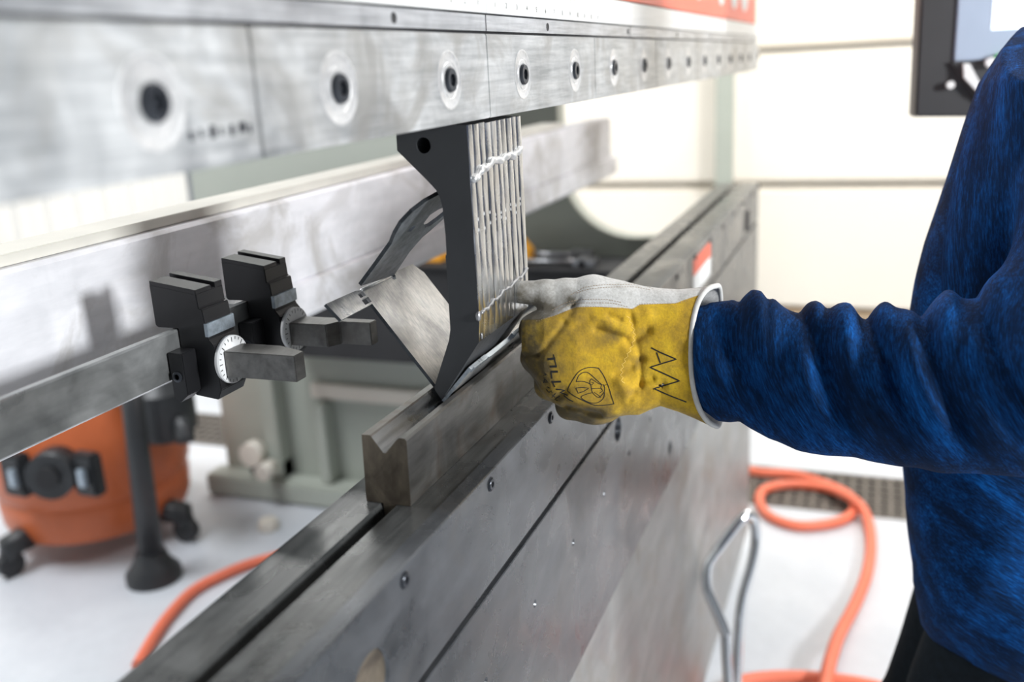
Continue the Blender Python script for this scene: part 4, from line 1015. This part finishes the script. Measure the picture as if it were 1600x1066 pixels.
for s in (-1, 1):
    x_ = HX + 0.045 + s * 0.11
    capsule_mesh([((x_, HY - 0.03, -0.205), (x_ + s * 0.01, HY + 0.15, -0.212), 0.045, 0.038), ((x_, HY - 0.01, -0.2), (x_, HY - 0.01, -0.11), 0.05, 0.055)], x_ - 0.08, x_ + 0.08, HY - 0.12, HY + 0.22, -0.25, -0.04, 0.009, M_['boot'], 'boot')

# ------------------------------------------------------------------ control pendant
pd = empty('control_pendant', 'dark-framed machine control screen hanging at the upper right behind the shoulder', 'control panel')
# plane facing the operator and camera
pc = dp(1500, 60, 1.75); ex = np.array([0.10, -0.99, 0.0]); ex /= np.linalg.norm(ex); ez = np.array([0.06, 0.0, 1.0]); ez /= np.linalg.norm(ez); en = np.cross(ex, ez)
if en @ (CC - pc) < 0: en = -en
def pq(L): return [((ppl(pc, en, x, y) - pc) @ ex, (ppl(pc, en, x, y) - pc) @ ez) for x, y in L]
def pslab(name, L, z, th, mt, bev=0): 
    L2 = pq(L) if not isinstance(L[0][0], np.floating) else L
    bm = bmesh.new(); A = [bm.verts.new(pc + x * ex + s * ez + en * z) for x, s in L2]; B = [bm.verts.new(pc + x * ex + s * ez + en * (z - th)) for x, s in L2]
    bm.faces.new(A); bm.faces.new(B[::-1])
    for i in range(len(A)): bm.faces.new((A[i], B[i], B[(i + 1) % len(A)], A[(i + 1) % len(A)]))
    return fin(name, bm, mt, pd, bevel=bev)
w0 = pq([(1438, 0), (1447, 182)]); xl0 = w0[0][0]; zb = w0[1][1]
def rect(x0, x1, z0, z1): return [(np.float64(x0), np.float64(z0)), (np.float64(x1), np.float64(z0)), (np.float64(x1), np.float64(z1)), (np.float64(x0), np.float64(z1))]
pslab('housing', [(np.float64(xl0 + 0.003), np.float64(zb)), (np.float64(xl0 + 0.40), np.float64(zb - 0.012)), (np.float64(xl0 + 0.40), np.float64(zb + 0.55)), (np.float64(xl0 - 0.004), np.float64(zb + 0.55))], 0, 0.09, M_['bezel'], 0.004)
p1 = pq([(1482, 0), (1490, 96), (1547, 48), (1484, 133), (1507, 102), (1535, 150), (1545, 99)])
pslab('face_plate', rect(p1[1][0], xl0 + 0.36, p1[1][1], zb + 0.50), 0.006, 0.008, M_['face'], 0.002)
pslab('screen', rect(p1[2][0], xl0 + 0.32, p1[2][1], zb + 0.46), 0.008, 0.003, M_['screen'], 0.0005)
pslab('white_strut', [(1503, 100), (1512, 100), (1535, 142), (1530, 150), (1504, 122)], 0.02, 0.01, M_['white'])
pslab('lower_tray', [(1486, 97), (1600, 97), (1600, 175), (1540, 175), (1500, 120)], 0.010, 0.012, M_['bezel'])
for nm, (x, y), r_, mt in (('hinge_screw', (1484, 133), 0.007, M_['white']), ('push_button', (1545, 99), 0.009, M_['dial'])):
    a, s = pq([(x, y)])[0]; bm = bmesh.new(); cyl(bm, pc + a * ex + s * ez + en * 0.004, en, r_, 0.012 + (0.01 if nm == 'push_button' else 0), 20); fin(nm, bm, mt, pd)
M_['green'] = paint('green_plastic', (0.05, 0.35, 0.08), 0.4)
a, s = pq([(1559, 92)])[0]; bm = bmesh.new(); cyl(bm, pc + a * ex + s * ez + en * 0.004, en, 0.009, 0.018, 20); fin('green_button', bm, M_['green'], pd)
# arm that carries the pendant, out of the frame above
bm = bmesh.new(); q0 = pc + (xl0 + 0.2) * ex + (zb + 0.55) * ez
tube(bm, [q0 + [0, 0, -0.01], q0 + [0, 0, 0.45], (q0[0], 0.0, q0[2] + 0.45)], 0.025, 12); fin('swing_arm', bm, M_['bezel'], pd)

# ------------------------------------------------------------------ chrome hoop, hoses, vacuum
tp = spline([dp(1138, 1066, 2.12), dp(1134, 1000, 2.12), dp(1133, 988, 2.12), dp(1118, 952, 2.12), dp(1105, 920, 2.12), dp(1106, 885, 2.12), dp(1120, 862, 2.12), dp(1148, 824, 2.13), dp(1166, 805, 2.14), dp(1177, 812, 2.15), dp(1181, 838, 2.16), dp(1175, 880, 2.16), dp(1160, 935, 2.16), dp(1154, 990, 2.16), dp(1151, 1066, 2.16)], 6)
f0 = tp[0].copy(); f0[2] = FLOOR + 0.004; f1 = tp[-1].copy(); f1[2] = FLOOR + 0.004
bm = bmesh.new(); tube(bm, [f0 - np.array([0.02, 0, 0])] + tp + [f1 - np.array([0.02, 0, 0])], 0.0120, 12)
ho = empty('foot_pedal', 'chrome rod hoop handle rising from a foot pedal on the floor by the bed', 'foot pedal')
fin('hoop_handle', bm, M_['chrome'], ho)
bm = bmesh.new(); sweep(bm, [(f0[1] - 0.14, FLOOR), (f0[1] + 0.03, FLOOR), (f0[1] + 0.03, FLOOR + 0.05), (f0[1] - 0.14, FLOOR + 0.05)], 0, f0[0] - 0.20, f0[0] + 0.03)
fin('pedal_base', bm, M_['yellow'], ho, bevel=0.008)

def floor_pt(x, y, h=0.014): return pl(2, FLOOR + h, x, y)
def hose(label, px, hs=None, r=0.0165):
    P_ = [floor_pt(x, y, (hs[i] if hs else r)) for i, (x, y) in enumerate(px)]
    bm = bmesh.new(); tube(bm, spline(P_, 8), r, 12); return tag(fin('air_hose', bm, M_['hose'], smooth=True), label, 'hose')
r_ = 0.0165
hose('orange rubber air hose looping over the floor grate right of the bed',
     [(1130, 728), (1185, 738), (1250, 744), (1320, 770), (1335, 795), (1310, 815), (1250, 822), (1205, 808), (1187, 785), (1195, 765), (1235, 757), (1290, 763), (1335, 782), (1355, 810), (1361, 850), (1355, 895), (1338, 940), (1312, 990), (1298, 1030), (1288, 1075), (1278, 1130)],
     [r_] * 9 + [r_, r_, r_ * 1.3, r_ * 3, r_ * 1.6] + [r_] * 3 + [r_ * 2, r_ * 3.2, r_ * 2.4, r_])
hose('second orange rubber hose lying across the bottom of the floor beside the foot pedal',
     [(1120, 1085), (1165, 1064), (1230, 1058), (1300, 1062), (1370, 1074), (1450, 1100)], [r_] * 6)
hose('orange hose arc on the floor left of the bed, below the vacuum',
     [(215, 1040), (238, 1000), (262, 965), (300, 925), (345, 900), (395, 880), (450, 868), (520, 870)], [r_] * 8)
# pale cap on the floor
p_ = floor_pt(420, 826, 0.0); bm = bmesh.new(); lathe(bm, p_, (0, 0, 1), [(0.036, 0), (0.038, 0.02), (0.03, 0.034), (0.012, 0.04), (0, 0.04)], 20)
tag(fin('plastic_cap', bm, M_['cream'], smooth=True), 'small pale plastic cap lying on the floor right of the vacuum', 'cap')

vc = empty('shop_vacuum', 'orange wet and dry shop vacuum with black lid and casters at the left', 'vacuum cleaner')
VX, VY = 1.575, 2.12
bm = bmesh.new(); lathe(bm, (VX, VY, FLOOR), (0, 0, 1), [(0.24, 0.07), (0.29, 0.085), (0.305, 0.12), (0.31, 0.19), (0.303, 0.21), (0.318, 0.24), (0.33, 0.38), (0.315, 0.43), (0.28, 0.52), (0.265, 0.56)], 48)
fin('drum', bm, M_['orange'], vc, smooth=True)
bm = bmesh.new(); lathe(bm, (VX, VY, FLOOR), (0, 0, 1), [(0.275, 0.56), (0.285, 0.57), (0.285, 0.60), (0.24, 0.63), (0.14, 0.65), (0.13, 0.72), (0.10, 0.75), (0, 0.755)], 48)
fin('lid', bm, M_['vacblack'], vc, smooth=True)
def cdir(a): return np.array([math.cos(a), math.sin(a), 0])
ca = math.atan2(CC[1] - VY, CC[0] - VX)
# port collar with latch on the side that faces the camera
dv = cdir(ca + 0.05); 
# hose wand leaning, caster legs
for k, a in enumerate((ca - 0.95, ca + 0.75, ca + 2.3, ca - 2.4)):
    d_ = cdir(a); c_ = np.array([VX, VY, FLOOR]) + d_ * 0.36
    bm = bmesh.new(); tube(bm, [np.array([VX, VY, FLOOR + 0.11]) + d_ * 0.22, c_ + [0, 0, 0.10], c_ + [0, 0, 0.06]], [0.045, 0.04, 0.03], 12); cs = fin('caster_leg', bm, M_['vacblack'], vc)
    bm = bmesh.new(); cyl(bm, c_ + np.array([0, 0, 0.042]) - np.cross(d_, [0, 0, 1]) * 0.018, np.cross(d_, [0, 0, 1]), 0.042, 0.036, 20); fin('wheel', bm, M_['vacblack'], cs)
# inlet port
p_ = pl(0, 1.22, 75, 745)
fc = np.array([VX, VY, 0]) + cdir(ca) * 0.29
pc2 = dp(85, 738, 2.95)
bm = bmesh.new()
ax_ = -CF.copy(); ax_[2] = 0; ax_ /= np.linalg.norm(ax_)
cyl(bm, pc2 - ax_ * 0.05, ax_, 0.075, 0.09, 24); fin('inlet_port', bm, M_['vacblack'], vc)
bm = bmesh.new(); cyl(bm, pc2 + ax_ * 0.035, ax_, 0.035, 0.02, 20); fin('port_opening', bm, M_['dark'], vc)
for s in (-1, 1):
    bm = bmesh.new(); c_ = pc2 + CR * 0.11 * s + ax_ * 0.01
    bmesh.ops.create_cube(bm, size=1, matrix=Matrix.Translation(c_) @ Matrix.Diagonal((0.05, 0.09, 0.14, 1)))
    fin('latch_bracket', bm, M_['vacblack'], vc, bevel=0.01)
for s in (-1, 1):
    bm = bmesh.new(); c_ = pc2 + CR * 0.105 * s + ax_ * 0.045
    bmesh.ops.create_cube(bm, size=1, matrix=Matrix.Translation(c_) @ Matrix.Diagonal((0.02, 0.03, 0.06, 1)))
    fin('latch', bm, M_['tape'], vc, bevel=0.005)
# motor housing and hose cuff to the right, floor wand in front
bm = bmesh.new(); a0 = dp(255, 640, 3.05); lathe(bm, a0 - np.array([0, 0, 0.09]), (0, 0, 1), [(0.08, 0), (0.10, 0.03), (0.10, 0.16), (0.06, 0.20), (0, 0.2)], 24); fin('hose_cuff', bm, M_['vacblack'], vc, smooth=True)
bm = bmesh.new(); tube(bm, spline([dp(262, 650, 3.05), dp(284, 662, 3.0), dp(290, 690, 2.98)], 6), 0.03, 12); fin('cord_hook', bm, M_['vacblack'], vc)
wd_ = empty('vacuum_wand', 'black vacuum tube with floor nozzle leaning in front of the orange drum', 'vacuum hose')
bm = bmesh.new(); b0 = floor_pt(238, 882, 0.05); t0 = dp(203, 600, 2.75)
tube(bm, [t0, t0 * 0.6 + b0 * 0.4, b0], [0.030, 0.033, 0.040], 16); fin('tube', bm, M_['vacblack'], wd_)
bm = bmesh.new(); lathe(bm, (b0[0], b0[1], FLOOR), (0, 0, 1), [(0.085, 0), (0.085, 0.03), (0.06, 0.06), (0.045, 0.10), (0, 0.10)], 24); fin('nozzle', bm, M_['vacblack'], wd_, smooth=True)

# ------------------------------------------------------------------ origins at the base, lift everything to floor height 0
bpy.context.view_layer.update()
def tree(o):
    r_ = [o]
    for c in o.children: r_ += tree(c)
    return r_
tops = [o for o in COL.objects if o.parent is None and o.type in ('MESH', 'EMPTY')]
for o in tops:
    pts = []
    for q_ in tree(o):
        if q_.type == 'MESH' and len(q_.data.vertices):
            co = np.empty(len(q_.data.vertices) * 3, np.float32); q_.data.vertices.foreach_get('co', co); co = co.reshape(-1, 3)
            mw = np.array(q_.matrix_world); pts.append(np.stack([co.min(0), co.max(0)]) + mw[:3, 3])
    if not pts: continue
    pts = np.concatenate(pts); lo, hi = pts.min(0), pts.max(0)
    org = Vector(((lo[0] + hi[0]) / 2, (lo[1] + hi[1]) / 2, lo[2]))
    if o.type == 'MESH':
        o.data.transform(Matrix.Translation(-org + o.location))
    for c in o.children: c.location = Vector(c.location) - org
    o.location = org + Vector((0, 0, -FLOOR))
bpy.context.view_layer.update()
for l in [o for o in COL.objects if o.type == 'LIGHT']: pass
